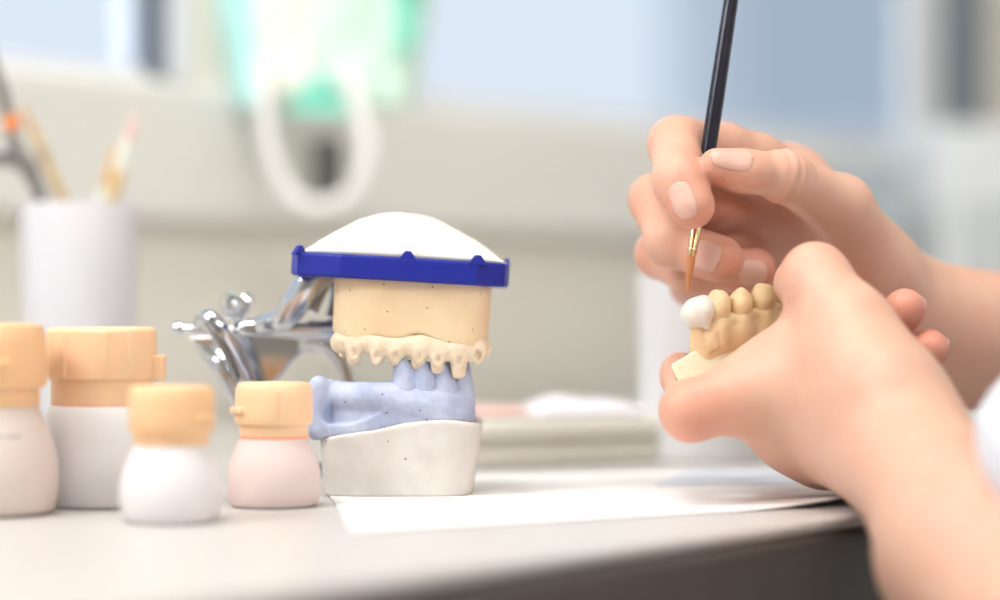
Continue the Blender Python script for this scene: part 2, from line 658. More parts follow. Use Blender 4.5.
# blue plate: a facetted ring with three small tabs
OUT = [(-44, -9), (-41, -19), (-25, -28.5), (-1.5, -30), (23, -28.5), (33, -20), (34.5, -12), (34.5, 16), (24, 28), (-26, 28), (-44, 16)]
z0 = LU(400, 280, .829)[2] - .0004
z1 = LU(400, 257, .829)[2]
bm = bmesh.new()


def ring_at(k, z):
    cx, cy = -.0035, -.001
    return [bm.verts.new(((cx + (x * .001 - cx) * k), (cy + (y * .001 - cy) * k), z)) for x, y in OUT]


rings = [ring_at(.90, z0), ring_at(.985, z0), ring_at(1.0, z0 + .0009), ring_at(1.0, z1 - .0008), ring_at(.985, z1), ring_at(.955, z1), ring_at(.945, z1 - .0025)]
n = len(OUT)
for a, b in zip(rings, rings[1:]):
    for i in range(n):
        j = (i + 1) % n
        bm.faces.new((a[i], a[j], b[j], b[i]))
bm.faces.new(rings[0])
bm.faces.new(rings[-1])
for (tx, ty, rot) in ((-1.5, -29.3, 0), (23.2, -28.0, .2), (-40.2, -18.8, .9), (34, 10, 1.6), (-26, 27.3, 0), (24, 27.3, 0)):
    vs = []
    c, s_ = math.cos(rot), math.sin(rot)
    for (u, v, w) in ((-3.6, -.6, -1.2), (3.6, -.6, -1.2), (1.0, -.35, 2.3), (-1.0, -.35, 2.3), (-3.6, 1.6, -1.2), (3.6, 1.6, -1.2), (1.0, 1.3, 2.3), (-1.0, 1.3, 2.3)):
        vs.append(bm.verts.new(((tx + u * c - v * s_) * .001, (ty + u * s_ + v * c) * .001, z1 + w * .001)))
    for f in ((0, 1, 2, 3), (4, 7, 6, 5), (0, 4, 5, 1), (1, 5, 6, 2), (2, 6, 7, 3), (3, 7, 4, 0)):
        bm.faces.new([vs[i] for i in f])
plate = link('mounting_plate', finish(bm, 'mounting_plate', True, 15), M['blue'], up)
bevel(plate, .0004, 2, 20)

# white plaster dome heaped on the plate
prof = [(303, 254), (312, 246.5), (320, 241), (340, 229), (360, 219), (380, 213.5), (400, 212), (420, 215), (440, 221.5), (460, 231), (480, 243.5), (495, 254), (508, 266)]
pl = [LU(px, py, .858) for px, py in prof]
pxs = [p[0] for p in pl]
pzs = [p[2] for p in pl]
zr = z1 + .0006
oy_f = [(x * .001, y * .001) for x, y in OUT if y < -5]
oy_f.sort()
NU, NV = 64, 40
vs, fs = [], []
xl, xr = pxs[0] + .001, pxs[-1] - .0005
for i in range(NU + 1):
    u = -math.cos(math.pi * i / NU)
    x = (xl + xr) / 2 + (xr - xl) / 2 * u
    yf = np.interp(x, [-.0425, -.0400, -.0245, -.0015, .0225, .0322, .0340], [-.0085, -.0172, -.0262, -.0277, -.0262, -.0185, -.011])
    yb = np.interp(x, [-.0425, -.0255, .0232, .0340], [.015, .0262, .0262, .015])
    Hx = np.interp(x, pxs, pzs) - zr
    for j in range(NV + 1):
        v = -math.cos(math.pi * j / NV)
        y = (yf + yb) / 2 + (yb - yf) / 2 * v
        e = max(0.0, 1 - abs(v) ** 2.2) ** .62
        nn = mnoise.noise(Vector((x * 90, y * 90, 3))) * .0008 + mnoise.noise(Vector((x * 260, y * 260, 9))) * .00016
        vs.append((x, y, zr + max(Hx, .0) * e + nn * e * 1.4))
for i in range(NU):
    for j in range(NV):
        a = i * (NV + 1) + j
        fs.append((a, a + NV + 1, a + NV + 2, a + 1))
bm = bmesh.new()
bv = [bm.verts.new(v) for v in vs]
for f in fs:
    bm.faces.new([bv[k] for k in f])
border = [bv[i * (NV + 1)] for i in range(NU + 1)] + [bv[NU * (NV + 1) + j] for j in range(1, NV + 1)] + [bv[i * (NV + 1) + NV] for i in range(NU - 1, -1, -1)] + [bv[j] for j in range(NV - 1, 0, -1)]
low = [bm.verts.new((-.0035 + (v.co.x + .0035) * .93, v.co.y * .93, z1 - .0022)) for v in border]
for i in range(len(border)):
    j = (i + 1) % len(border)
    bm.faces.new((border[i], border[j], low[j], low[i]))
bm.faces.new(low)
link('plaster_dome', finish(bm, 'plaster_dome'), M['plaster'], up)

# ---- lower cast, lilac on a white plaster base, standing on the paper ----
PT = TOP + .0007        # top of the paper
lw = empty('lower_jaw_cast', (P(398, 497, .858).x, .858, PT))
tag(lw, 'lilac blue lower jaw cast on a white plaster base standing on the paper', 'dental cast')
LL = local_of(lw)
bpx = [300, 315, 326, 345, 372, 400, 420, 440, 455, 470, 485]
bpy_ = [441, 440, 437, 434.5, 430.5, 424, 421.5, 420, 420.5, 423, 426]
bl = [LL(x, y, .831) for x, y in zip(bpx, bpy_)]
bx_, bz_ = [p[0] for p in bl], [p[2] for p in bl]


def seam(X):
    return np.interp(X, bx_, bz_)


F = Field((-.034, -.034, -.002), (.034, .032, .032), .0007)
X, Y, Z = F.xyz((slice(None),) * 3)
wx = .0262 + .0030 * np.clip(Z / .026, 0, 1.1)
sh = X - .0004 - .0006 * Z / .026
s_ = (np.abs(sh / wx) ** 5 + np.abs((Y - .001) / (wx - .0005)) ** 5) ** .2
dd = (s_ - 1) * .0262
sz = seam(X[:, 0, 0])[:, None, None]
lip = np.where(X > .018, (X - .018) * .06, 0)
F.f[:] = smax(smax(dd - lip, -Z, .0006), Z - sz, .0012) + .00015 * wob(X, Y, Z, 260)
sdf_obj('plaster_base', F, M['plaster_base'], lw, 1)

F = Field((-.036, -.034, .015), (.034, .032, .056), .0006)
X, Y, Z = F.xyz((slice(None),) * 3)
sz = seam(X[:, 0, 0])[:, None, None]
wx2 = .0284 + .0006 * np.sin(Z * 300)
s2 = (np.abs((X + .0008) / wx2) ** 5 + np.abs((Y - .0012) / .0270) ** 5) ** .2
ztop = sz + .0052 + .0016 * np.sin(X * 150 + 1.0)
slab = smax(smax((s2 - 1) * .0275, Z - ztop, .0008), sz - .0004 - Z, .0006)
F.f[:] = slab


def archl(x):
    return -.0208 + .0130 * (abs(x) / .029) ** 3.0


rp_, rr_ = [], []
for px, py, r0 in ((320, 391, 4.2), (330, 396, 4.6), (345, 398, 4.9), (362, 398.5, 5.0), (380, 398, 5.0), (395, 399, 5.0), (408, 403, 5.2), (425, 404, 5.4), (443, 404, 5.2), (456, 404, 4.8), (462, 405, 4.4)):
    q = LL(px, py, .833)
    q[1] = archl(q[0])
    rp_.append(q)
    rr_.append(r0 * .001)
union(F, chain(rp_, rr_), .003)
dn = [p + np.array([0, .0022, -.007]) for p in rp_]
union(F, chain(dn, [r + .0006 for r in rr_]), .0014)
# the high lobe at the left end, and its flank
q0 = LL(317, 384, .838)
union(F, [cone(q0 + np.array([0, .004, -.016]), q0 + np.array([.0006, .001, .0002]), .0042, .0026), cone(LL(316, 430, .836), LL(317, 388, .838), .0026, .0030)], .003)
# hollow of the vestibule under the ridge
for a, b, r0 in ((LL(414, 386, .8290), LL(410, 408, .8290), .0013), (LL(434, 386, .8290), LL(431, 410, .8290), .0013), (LL(452, 386, .8295), LL(452, 408, .8295), .0013), (LL(397, 386, .8300), LL(392, 400, .8295), .0013)):
    F.f[:] = smax(F.f, -v_cone(X, Y, Z, a, b, r0, r0 * .5), .0012)
g = v_ell(X, Y, Z, LL(380, 382, .831), (.004, .004, .0022))
F.f[:] = smax(F.f, -g, .0015)
F.f[:] = smax(F.f, sz - .0007 - Z, .0006)
F.f[:] = F.f + .00016 * wob(X, Y, Z, 500, .5) + .00010 * wob(X, Y, Z, 1700, 2.0)
sdf_obj('gum_ridge', F, M['lilac'], lw, 1)
for (px, py, w, px2) in ((404, 362, 12.5, 405), (424, 364, 12, 424), (443, 362, 12, 443), (460, 362, 10.5, 461), (322, 378, 4.0, 323)):
    tip = LL(px, py, .834)
    tip[1] = archl(tip[0]) + .0004
    bot = LL(px2, py + 36, .833)
    bot[1] = archl(bot[0]) - .0002
    F = Field(np.minimum(tip, bot) - .009, np.maximum(tip, bot) + .009, .0005)
    X, Y, Z = F.xyz((slice(None),) * 3)
    rr = w * .00036
    union(F, [cone(bot, tip + np.array([-rr * .25, 0, -.001]), rr * 1.12, rr * .66), cone(bot + np.array([.001, 0, 0]), tip + np.array([rr * .45, .001, -.0016]), rr * 1.0, rr * .5)], .0008)
    pl_ = (X - bot[0]) * .25 - (Y - bot[1] + rr * 1.02) * 1.0
    F.f[:] = smax(F.f, pl_, .0008) + .00018 * wob(X, Y, Z, 1100, px)
    sdf_obj('tooth_stump', F, M['lilac'], lw, 1)

# ---- the cast held in the hand ----
hc = empty('arch_model', P(742, 352, .842), (0, 0, 0))
tag(hc, 'ochre tooth model with one white crown held in the left hand under the brush', 'tooth model')
LH = local_of(hc)
# teeth: (px, py of crown centre, half width px, half height px, depth)
TE = [(718.5, 305.5, 12.2, 16, .8315), (741, 303, 11.2, 14.5, .8340), (763, 298, 12.6, 15, .8375), (784, 297, 9.5, 12.5, .843), (800, 297, 10.5, 14, .850)]
F = Field(LH(672, 398, .86) + np.array([0, -.035, 0]), LH(830, 280, .86) + np.array([0, .035, 0]), .0006)
X, Y, Z = F.xyz((slice(None),) * 3)
gp = [(700, 340, .8345, 3.6), (709, 336, .8352, 4.4), (719, 334, .8358, 4.8), (741, 331, .838, 5.0), (763, 327, .8415, 5.2), (784, 324, .8465, 5.6), (806, 322, .853, 6.0)]
union(F, chain([LH(a, b, c) for a, b, c, r in gp], [r * .001 for *_, r in gp]), .003)
gp2 = [(700, 354, .8345, 3.2), (712, 348, .8355, 4.2), (730, 342, .838, 5.0), (755, 335, .842, 5.4), (785, 330, .847, 6.0), (810, 328, .855, 6.5)]
union(F, chain([LH(a, b, c) for a, b, c, r in gp2], [r * .001 for *_, r in gp2]), .004)
# root bulges under each tooth, the collar ridge and the sawn die under the crown
for (px, py, w, h, dd_) in TE:
    union(F, [ell(LH(px + 1.5, py + 20, dd_ + .0005), (w * .00028, .0040, .0075))], .004)
union(F, chain([LH(711, 327, .8305), LH(722, 325, .8300), LH(732, 318, .8318), LH(742, 320, .8322), LH(753, 312, .8345), LH(764, 316, .8355), LH(775, 306, .839), LH(790, 307, .843)], [.0008] * 8), .0022)
union(F, [cone(LH(699, 325, .832), LH(702, 356, .8335), .0032, .0036), cone(LH(711, 333, .8310), LH(709, 356, .8325), .0022, .0028)], .0014)
for a, b, r0 in ((LH(716, 333, .8268), LH(714, 345, .828), .0010), (LH(719, 334, .828), LH(722, 350, .829), .0009), (LH(722, 350, .829), LH(712, 356, .829), .0010), (LH(701, 330, .827), LH(708, 345, .8275), .0012), (LH(706, 325, .827), LH(704, 340, .827), .0007)):
    F.f[:] = smax(F.f, -v_cone(X, Y, Z, a, b, r0, r0), .0008)
F.f[:] = F.f + .00012 * wob(X, Y, Z, 420, .3) + .00006 * wob(X, Y, Z, 1300, 1.0)
sdf_obj('gum_arch', F, M['ochre'], hc, 1)


def tooth(px, py, w, h, dd_, name, m, cusps):
    c = LH(px, py, dd_)
    s = .000353
    w, h = w * s, h * s
    F = Field(c - np.array([w * 1.7, .0085, h * 1.8]), c + np.array([w * 1.7, .0085, h * 1.8]), .0004)
    X, Y, Z = F.xyz((slice(None),) * 3)
    union(F, [ell(c + np.array([0, 0, -h * .05]), (w * 1.0, .0042, h * .88)), cone(c + np.array([0, 0, -h * .2]), c + np.array([0, .0004, -h * 1.1]), w * .80, w * .62)], .0025)
    for cx, cy, cz, r0 in cusps:
        union(F, [ell(c + np.array([cx * w, cy * .001, cz * h]), (r0 * w, r0 * .0034, r0 * h * .9))], .0022)
    F.f[:] = F.f + .00012 * wob(X, Y, Z, 900, px)
    o = sdf_obj(name, F, m, hc, 1)
    return o


for i, t in enumerate(TE):
    tooth(*t, 'tooth', M['ochre'], [(-.28, -1.0, .60, .42), (.34, -.8, .50, .40), (.05, 2.2, .45, .5)] if i % 2 == 0 else [(-.02, -.8, .66, .46), (.42, 1.4, .40, .42), (-.40, 1.6, .34, .40)])
# white crown being built up: broad, leaning forward at the left
c = LH(703, 312, .8305)
F = Field(c - .014, c + .014, .0004)
X, Y, Z = F.xyz((slice(None),) * 3)
union(F, [ell(LH(696, 312, .8310), (.0049, .0050, .0052)), ell(LH(704, 308, .8300), (.0040, .0044, .0046)), cone(LH(687, 314, .8325), LH(692, 326, .8330), .0024, .0015), cone(LH(705, 312, .8285), LH(706.5, 326, .8285), .0032, .0014), ell(LH(697, 317, .8300), (.0040, .0032, .0036))], .0016)
g = v_cone(X, Y, Z, LH(698, 303, .8250), LH(703, 325, .8245), .0007, .0009)
F.f[:] = smax(F.f, -g, .0014) + .00010 * wob(X, Y, Z, 700)
o = sdf_obj('crown', F, M['ceramic'], hc, 1)
tag(o, 'white ceramic crown')
# pale trimmed plaster strip under the arch
a0, a1 = LH(676, 377, .8262), LH(806, 319, .842)
bm = bmesh.new()
ux = Vector(a1 - a0).normalized()
uy = Vector((.20, 1, -.10)).normalized()
uz = ux.cross(uy).normalized()
vs = []
nx = 10
for i in range(nx + 1):
    t = i / nx
    c0 = Vector(a0).lerp(Vector(a1), t) + Vector((0, 0, math.sin(t * 3.14) * .0012))
    hh = .0048 + .0006 * math.sin(t * 5)
    vs.append([bm.verts.new(c0 + uz * hh - uy * .0), bm.verts.new(c0 - uz * hh - uy * .0005), bm.verts.new(c0 - uz * hh + uy * .013), bm.verts.new(c0 + uz * hh + uy * .013)])
for a, b in zip(vs, vs[1:]):
    for k in range(4):
        j = (k + 1) % 4
        bm.faces.new((a[k], a[j], b[j], b[k]))
bm.faces.new(vs[0])
bm.faces.new(vs[-1])
o = link('plaster_base', finish(bm, 'plaster_base', True, 40), M['pale'], hc)
bevel(o, .0009, 3)
tag(o, 'pale yellow trimmed plaster strip')

# ---- paintbrush held in the right hand ----
B0, B1, B2, B3, B4 = P(735.5, -30, .8535), P(701.5, 196, .8390), P(697.3, 226, .8370), P(691.2, 256.5, .8348), P(687.8, 291, .8315)
br = empty('paintbrush', B4)
tag(br, 'dark slim paintbrush held in the right hand with its tip on the white crown', 'paintbrush')


def wtube(name, pts, rad, m, root, seg=20, flat=1.0, up=(0, 0, 1), sn=0):
    o = tube(name, [Vector(p) - root.location for p in pts], rad, m, root, seg, flat, up, sn)
    return o


ax = (B0 - B1).normalized()
hp = [B1 + ax * t for t in (0, .004, .010, .022, .036, .060, .085, .12, .16, .175, .178)]
wtube('handle', hp, [.0020, .0024, .0026, .0028, .00285, .0027, .0025, .0022, .0018, .0015, .0006], M['navy'], br)
fx = (B3 - B1)
fp = [B1 - fx * .02, B1 + fx * .25, B1 + fx * .5, B1 + fx * .86, B1 + fx * .87, B1 + fx * .90, B1 + fx * .93, B1 + fx * .94, B3]
fe = wtube('ferrule', fp, [.0022, .0022, .0022, .00170, .00185, .00185, .00185, .0016, .0015], M['gold'], br)
bx = B4 - B3
wtube('bristles', [B3 - bx * .05, B3 + bx * .15, B3 + bx * .45, B3 + bx * .75, B3 + bx * .95, B4], [.0014, .0015, .00125, .0008, .0004, .0002], M['sable'], br)

# ------------------------------------------------------------------ articulator
AO = Vector((P(270, 480, .885).x, .885, TOP))
ar = empty('articulator', AO)
tag(ar, 'polished chrome articulator frame hinged behind the two jaw casts', 'articulator')


def aplate(name, pts, d0, th, m, bev=.0012, dd=None):
    """a plate cut to an outline, th thick along the depth"""
    bm = bmesh.new()
    fr = [bm.verts.new(P(px, py, d0 + (dd[i] if dd else 0)) - AO) for i, (px, py) in enumerate(pts)]
    bk = [bm.verts.new(v.co + Vector((0, th, 0))) for v in fr]
    n = len(fr)
    bm.faces.new(fr)
    bm.faces.new(bk[::-1])
    for i in range(n):
        j = (i + 1) % n
        bm.faces.new((fr[i], fr[j], bk[j], bk[i]))
    o = link(name, finish(bm, name, True, 40), m, ar)
    bevel(o, bev, 4, 25)
    return o


wtube('axle', [P(174.5, 328.5, .885), P(176, 328.5, .885), P(214, 330.5, .885), P(330, 335, .885), P(332, 335, .885)], [.0016, .0021, .0021, .0021, .0016], M['chrome'], ar, 20)
wtube('stop_collar', [P(172.5, 328.3, .885), P(175, 328.4, .885), P(182, 328.8, .885), P(183, 328.8, .885)], [.0018, .0026, .0026, .0018], M['chrome'], ar, 24)
wtube('lever', [P(196, 325, .878), P(201, 319.5, .874), P(209, 319, .871), P(219, 331, .870), P(229, 346, .872), P(240, 366, .875), P(249, 388, .878), P(258, 420, .882), P(266, 455, .884), P(272, 478, .885)],
      [.0018, .0028, .0036, .0038, .0037, .0036, .0036, .0036, .0036, .0034], M['chrome'], ar, 20, .62, (0, -1, .2), 5)
wtube('lever_rib', [P(206, 322, .8665), P(217, 338, .8665), P(228, 358, .869), P(238, 382, .873)], [.0008, .0012, .0012, .0008], M['steel'], ar, 12, 1, (0, -1, .2), 5)
wtube('lower_frame_rim', [P(198, 339, .897), P(204, 345, .896), P(212, 355, .895), P(224, 371, .892), P(236, 390, .892), P(246, 412, .893)], [.0020, .0034, .0040, .0042, .0042, .0040], M['chrome'], ar, 20, .45, (0, -1, 0), 5)
aplate('lower_frame', [(186, 337), (262, 335), (312, 336), (322, 344), (304, 352), (292, 362), (282, 376), (262, 392), (246, 400), (236, 388), (222, 366), (206, 352)], .8945, .003, M['chrome'])
wtube('lower_arm', [P(300, 343, .893), P(322, 346, .892), P(338, 358, .890), P(347, 378, .888), P(349, 400, .888), P(347, 440, .892), P(342, 478, .896)], [.0034, .0042, .0046, .0044, .0040, .0036, .0036], M['chrome'], ar, 18, .7, (1, 0, 0), 6)
wtube('foot_bar', [P(268, 479, .887) + Vector((0, 0, .0036)), P(300, 479, .892) + Vector((0, 0, .0034)), P(345, 478, .897) + Vector((0, 0, .0034))], [.0030, .0032, .0030], M['chrome'], ar, 14)
wtube('hinge_bar', [P(240, 328, .884), P(242, 328, .884), P(262, 328.5, .883), P(300, 329, .882), P(340, 328, .882), P(352, 328, .882)], [.0026, .0042, .0045, .0044, .0042, .0036], M['chrome'], ar, 28, .82, (0, 0, 1), 4)
wtube('upper_arm', [P(252, 328, .884), P(266, 324, .880), P(283, 318, .876), P(296, 302, .874), P(308, 285, .873), P(324, 272, .874), P(352, 268.5, .882), P(380, 269, .892)],
      [.0028, .0040, .0048, .0054, .0056, .0052, .0042, .0034], M['chrome'], ar, 24, .9, (0, -1, .3), 6)
wtube('strut', [P(312, 312, .880), P(320, 296, .882), P(330, 280, .886), P(340, 272, .890)], [.0024, .0020, .0020, .0022], M['chrome'], ar, 16, 1, (0, -1, .3), 5)
wtube('strut', [P(330, 318, .884), P(334, 300, .886), P(338, 276, .890)], [.0022, .0020, .0022], M['chrome'], ar, 16, 1, (0, -1, .3), 4)
sc_ = [P(233, 318, .897), P(232, 314, .897), P(231, 305, .897), P(230.5, 300, .897), P(231, 295, .897), P(231.5, 292.5, .897)]
kn = wtube('thumb_screw', sc_, [.0030, .0042, .0042, .0046, .0038, .0012], M['chrome'], ar, 20)
wtube('screw_nut', [P(241, 300.5, .893), P(242.5, 301, .893), P(248, 306, .892), P(249.5, 307.5, .892)], [.0026, .0041, .0041, .0022], M['chrome'], ar, 8)
wtube('screw_shaft', [P(236, 322, .893), P(240, 312, .893), P(246, 306, .893)], [.0024, .0024, .0022], M['chrome'], ar, 14)

# ------------------------------------------------------------------ jars of ceramic powder
def jar(loc, size, rz, flared, m_cap, m_shell, m_pow, fill, label, ring, tabs, ribs=()):
    root = empty('powder_jar', loc, (0, 0, rz))
    tag(root, label, 'jar', 'porcelain powder jars')
    k = size
    if flared:
        outer = [(.0118, 0), (.0146, .0003), (.0156, .0012), (.0162, .004), (.0166, .0080), (.0163, .0125), (.0152, .0170), (.0138, .0205), (.0126, .0232), (.0118, .0250), (.0114, .0262)]
        cap = [(.0112, .0245), (.0120, .0247), (.0122, .0252), (.0121, .0283), (.0124, .0288), (.0134, .0292), (.0137, .0300), (.0138, .0335), (.0137, .0385), (.0134, .0418), (.0127, .0432), (.0112, .0437), (0, .0438)]
        r_tab, z_tab = .0136, .0335
    else:
        outer = [(.0150, 0), (.0180, .0003), (.0189, .0012), (.0192, .003), (.0192, .012), (.0190, .024), (.0186, .031), (.0176, .0340), (.0168, .0352), (.0165, .036)]
        cap = [(.0163, .0345), (.0171, .0346), (.0172, .0352), (.0172, .0425), (.0174, .0430), (.0184, .0434), (.0187, .0442), (.0187, .0560), (.0184, .0596), (.0176, .0606), (.0160, .0609), (0, .0610)]
        r_tab, z_tab = .0186, .0470
    outer = [(r * k, z * k) for r, z in outer]
    cap = [(r * k, z * k) for r, z in cap]
    t = .0011 * k
    inner = [(max(r - t, 0.001), z + (t if i < 2 else 0)) for i, (r, z) in enumerate(outer)]
    bm = bmesh.new()
    add_lathe(bm, [(0, 0)] + outer + inner[::-1] + [(0, t)], 72, cap=False)
    link('bottle', finish(bm, 'bottle', True, 60), m_shell, root)
    # powder inside, filled up to 'fill' of the height
    pw = [(max(r - t - .0001, .0005), max(z, t + .0002)) for r, z in outer if z < outer[-1][1] * fill]
    zf = outer[-1][1] * fill
    rf = np.interp(zf, [z for r, z in outer], [r for r, z in outer]) - t - .0001
    pw = [(0, t + .0002)] + pw + [(rf, zf), (rf * .6, zf + .0008 * k), (0, zf + .0012 * k)]
    lathe('powder', pw, m_pow, root, 48, cap=False)
    cp = lathe('cap', [(0, cap[0][1])] + cap, m_cap, root, 96, cap=False, angle=30)
    if ring:
        zr_ = cap[0][1]
        lathe('cap_ring', [(cap[1][0] - .002, zr_ - .0010), (cap[1][0] + .0002, zr_ - .0010), (cap[1][0] + .0002, zr_ + .0004), (cap[1][0] - .002, zr_ + .0004)], M['cap_ring'], root, 72)
    for a, w, h, dep, dz in tabs:
        Mx = Matrix.Rotation(a, 4, 'Z')
        o = box('cap_tab', (0, -(r_tab * k), (z_tab + dz) * k), (w, dep, h), m_cap, cp, .0006, 3, Mx)
    for a in ribs:
        Mx = Matrix.Rotation(a, 4, 'Z')
        box('cap_rib', (0, -(.01865 * k), .0515 * k), (.0011, .0012, .0150 * k), m_cap, cp, .0004, 2, Mx)
    return root


def on_table(px, d, z=TOP):
    return Vector(((px - 500) * d / FPX, d, z))


SHP = bpy.data.materials
jA = jar(on_table(102, .806), 1.0, 0, False, M['cap'], M['white_plastic'], M['powder_white'], .9, 'tall straight white jar with a ribbed peach cap between two flared jars', True,
         [(R(82), .0050, .0088, .0070, .000), (R(-74), .003, .0065, .003, .0015)], [R(-32), R(13), R(-55), R(40)])
jB = jar(on_table(171.5, .748), .985, 0, True, M['cap_dull'], M['frost'], M['powder_white'], .82, 'small flared jar of whitish powder nearest the bench edge', False, [(R(58), .0070, .0022, .0030, 0)])
jC = jar(on_table(274, .803), .965, 0, True, M['cap'], M['frost_pink'], M['powder_pink'], .74, 'small flared jar of pink powder right beside the lilac cast', True, [(R(-62), .0085, .0022, .0030, 0.0005), (R(10), .001, .0090, .0012, .003)])
jD = jar(on_table(-14, .774), 1.43, 0, True, M['cap_dull'], M['frost_rose'], M['powder_rose'], .66, 'large flared jar of dusky rose powder cut by the left side', False, [(R(20), .0100, .0034, .0040, .0012)])
# a few faint printed strokes on the large jar
for k_, (a, w) in enumerate(((R(21), .0022), (R(25.5), .0012), (R(34), .0026), (R(41), .0016))):
    rr_ = np.interp(.0262, [.017 * 1.43, .0205 * 1.43], [.0152 * 1.43, .0138 * 1.43])
    box('printed_mark', (0, -.0203, .0265), (w, .0010, .0020), M['print'], jD, 0, 1, Matrix.Rotation(a, 4, 'Z') @ Matrix.Translation((0, -.0203, .0265)) @ Matrix.Rotation(R(-30), 4, 'X') @ Matrix.Translation((0, .0203, -.0265)))

# ------------------------------------------------------------------ bench
ANG = R(50)
tb = empty('workbench', (.1155, .768, 0), (0, 0, ANG))
tag(tb, 'light grey workbench with a dark brown front edge', 'workbench')
box('bench_top', (.05, .2825, TOP - .002), (3.1, .565, .004), M['laminate'], tb, .0015, 3)
box('core_board', (.05, .30, TOP - .014), (3.1, .52, .0199), M['edge'], tb, .001)
box('edge_band', (.05, .0190, TOP - .0345), (3.1, .040, .0615), M['edge'], tb, .004, 4)
box('front_rail', (.05, .055, TOP - .10), (3.0, .018, .12), M['edge'], tb, .002)
for lx in (-1.40, 1.50):
    for ly in (.06, .52):
        box('leg', (lx, ly, (TOP - .022) / 2), (.05, .05, TOP - .022), M['edge'], tb, .003)


def T(px, py, z=0.0):
    """point of the bench top seen at a pixel"""
    d = FPX * (CAM_Z - TOP - z) / (py - 300)
    return Vector(((px - 500) * d / FPX, d, TOP + z))


def sheet(name, outline, m, z, curl=None, label='', th=.0005, n=40):
    """a sheet of paper lying on the bench: outline of four corners, curl lifts one corner"""
    c = [Vector(p) for p in outline]
    vs, fs = [], []
    for i in range(n + 1):
        for j in range(n + 1):
            u, v = i / n, j / n
            p = c[0] * (1 - u) * (1 - v) + c[1] * u * (1 - v) + c[2] * u * v + c[3] * (1 - u) * v
            p.z = TOP + z
            if curl:
                q, rad, hgt = curl
                dd = max(0, 1 - (p - Vector((q[0], q[1], p.z))).length / rad)
                p.z += hgt * dd * dd
            vs.append(p)
    for i in range(n):
        for j in range(n):
            a = i * (n + 1) + j
            fs.append((a, a + n + 1, a + n + 2, a + 1))
    o = link(name, new_mesh(name, vs, fs), m)
    md = o.modifiers.new('thick', 'SOLIDIFY')
    md.thickness = th
    md.offset = -1
    tag(o, label, 'paper')
    return o


sheet('paper_sheet', [T(352, 533), T(860, 506), T(960, 468), T(318, 478)], M['paper'], .0007, (T(858, 506), .055, .0035), 'white paper sheet under the lilac cast with a curled corner by the wrist')
sheet('paper_sheet', [T(655, 488), T(835, 486), T(795, 473), T(690, 473)], M['patch_blue'], .0013, None, 'small bluish flat patch on the white paper behind the left hand')  # thin flat patch of bluish tone

# ------------------------------------------------------------------ things at the back of the bench
tr = empty('mixing_tray', T(560, 465))
tr.rotation_euler = (0, 0, R(28))
tag(tr, 'low off-white ceramic tray behind the casts with cloth on it', 'tray')
bm = bmesh.new()
add_box(bm, 0, .03, .0055, .098, .07, .011)
o = link('tray_base', finish(bm, 'tray_base', True, 35), M['tray'], tr)
bevel(o, .003, 4)
bm = bmesh.new()
add_box(bm, 0, .03, .0155, .102, .074, .009)
o = link('tray_lid', finish(bm, 'tray_lid', True, 35), M['tray'], tr)
bevel(o, .003, 4)


def crumple(name, c, sx, sy, h, rz, m, label, seed):
    n = 28
    vs, fs = [], []
    for i in range(n + 1):
        for j in range(n + 1):
            u, v = 2 * i / n - 1, 2 * j / n - 1
            e = max(0, 1 - u ** 4) * max(0, 1 - v ** 4)
            z = h * e * (.55 + .45 * mnoise.noise(Vector((u * 1.7 + seed, v * 1.7, seed)))) + .0004
            vs.append((u * sx * (1 + .08 * mnoise.noise(Vector((v * 2, seed, 1)))), v * sy, z))
    for i in range(n):
        for j in range(n):
            a = i * (n + 1) + j
            fs.append((a, a + n + 1, a + n + 2, a + 1))
    o = link(name, new_mesh(name, vs, fs), m, None, c, (0, 0, rz))
    md = o.modifiers.new('thick', 'SOLIDIFY')
    md.thickness = .0008
    md.offset = 1
    tag(o, label, 'cloth', 'cloths on the tray')
    return o


tc_ = Vector(tr.location) + Vector((0, 0, .0205))
crumple('cleaning_cloth', tc_ + Matrix.Rotation(R(28), 3, 'Z') @ Vector((.020, .022, 0)), .028, .020, .007, R(28), M['lavender'], 'crumpled lavender white cloth on the tray beside the clear beaker', 2.3)
crumple('cleaning_cloth', tc_ + Matrix.Rotation(R(28), 3, 'Z') @ Vector((-.022, .030, 0)), .026, .020, .004, R(28), M['rosy'], 'flat rosy cloth on the tray next to the lilac cast', 5.1)

bk = empty('beaker', T(703, 464))
bk.location.y += .028
bk.location.x *= (bk.location.y / (bk.location.y - .028))
tag(bk, 'frosted plastic beaker of white powder behind the two hands', 'beaker')
bo = [(.0255, 0), (.0268, .0008), (.0274, .003), (.0286, .078), (.0298, .0795), (.0298, .0808), (.0284, .081)]
lathe('beaker_wall', [(0, 0)] + bo + [(.0274, .079), (.0262, .004), (.0255, .0018), (0, .0016)], M['beaker'], bk, 72, cap=False)
lathe('powder', [(0, .0019), (.0250, .0021), (.0256, .004), (.0268, .058), (.016, .061), (0, .0605)], M['powder_white'], bk, 48, cap=False)

cu = empty('brush_cup', on_table(79, 1.06))
tag(cu, 'milky white plastic cup of brushes standing behind the jars', 'cup')
CR = .0255
lathe('cup_wall', [(0, 0), (.0225, 0), (.0235, .001), (.0240, .004), (CR, .1125), (CR - .0006, .1135), (CR - .0016, .1125), (.0224, .004), (0, .003)], M['cup'], cu, 64, cap=False)


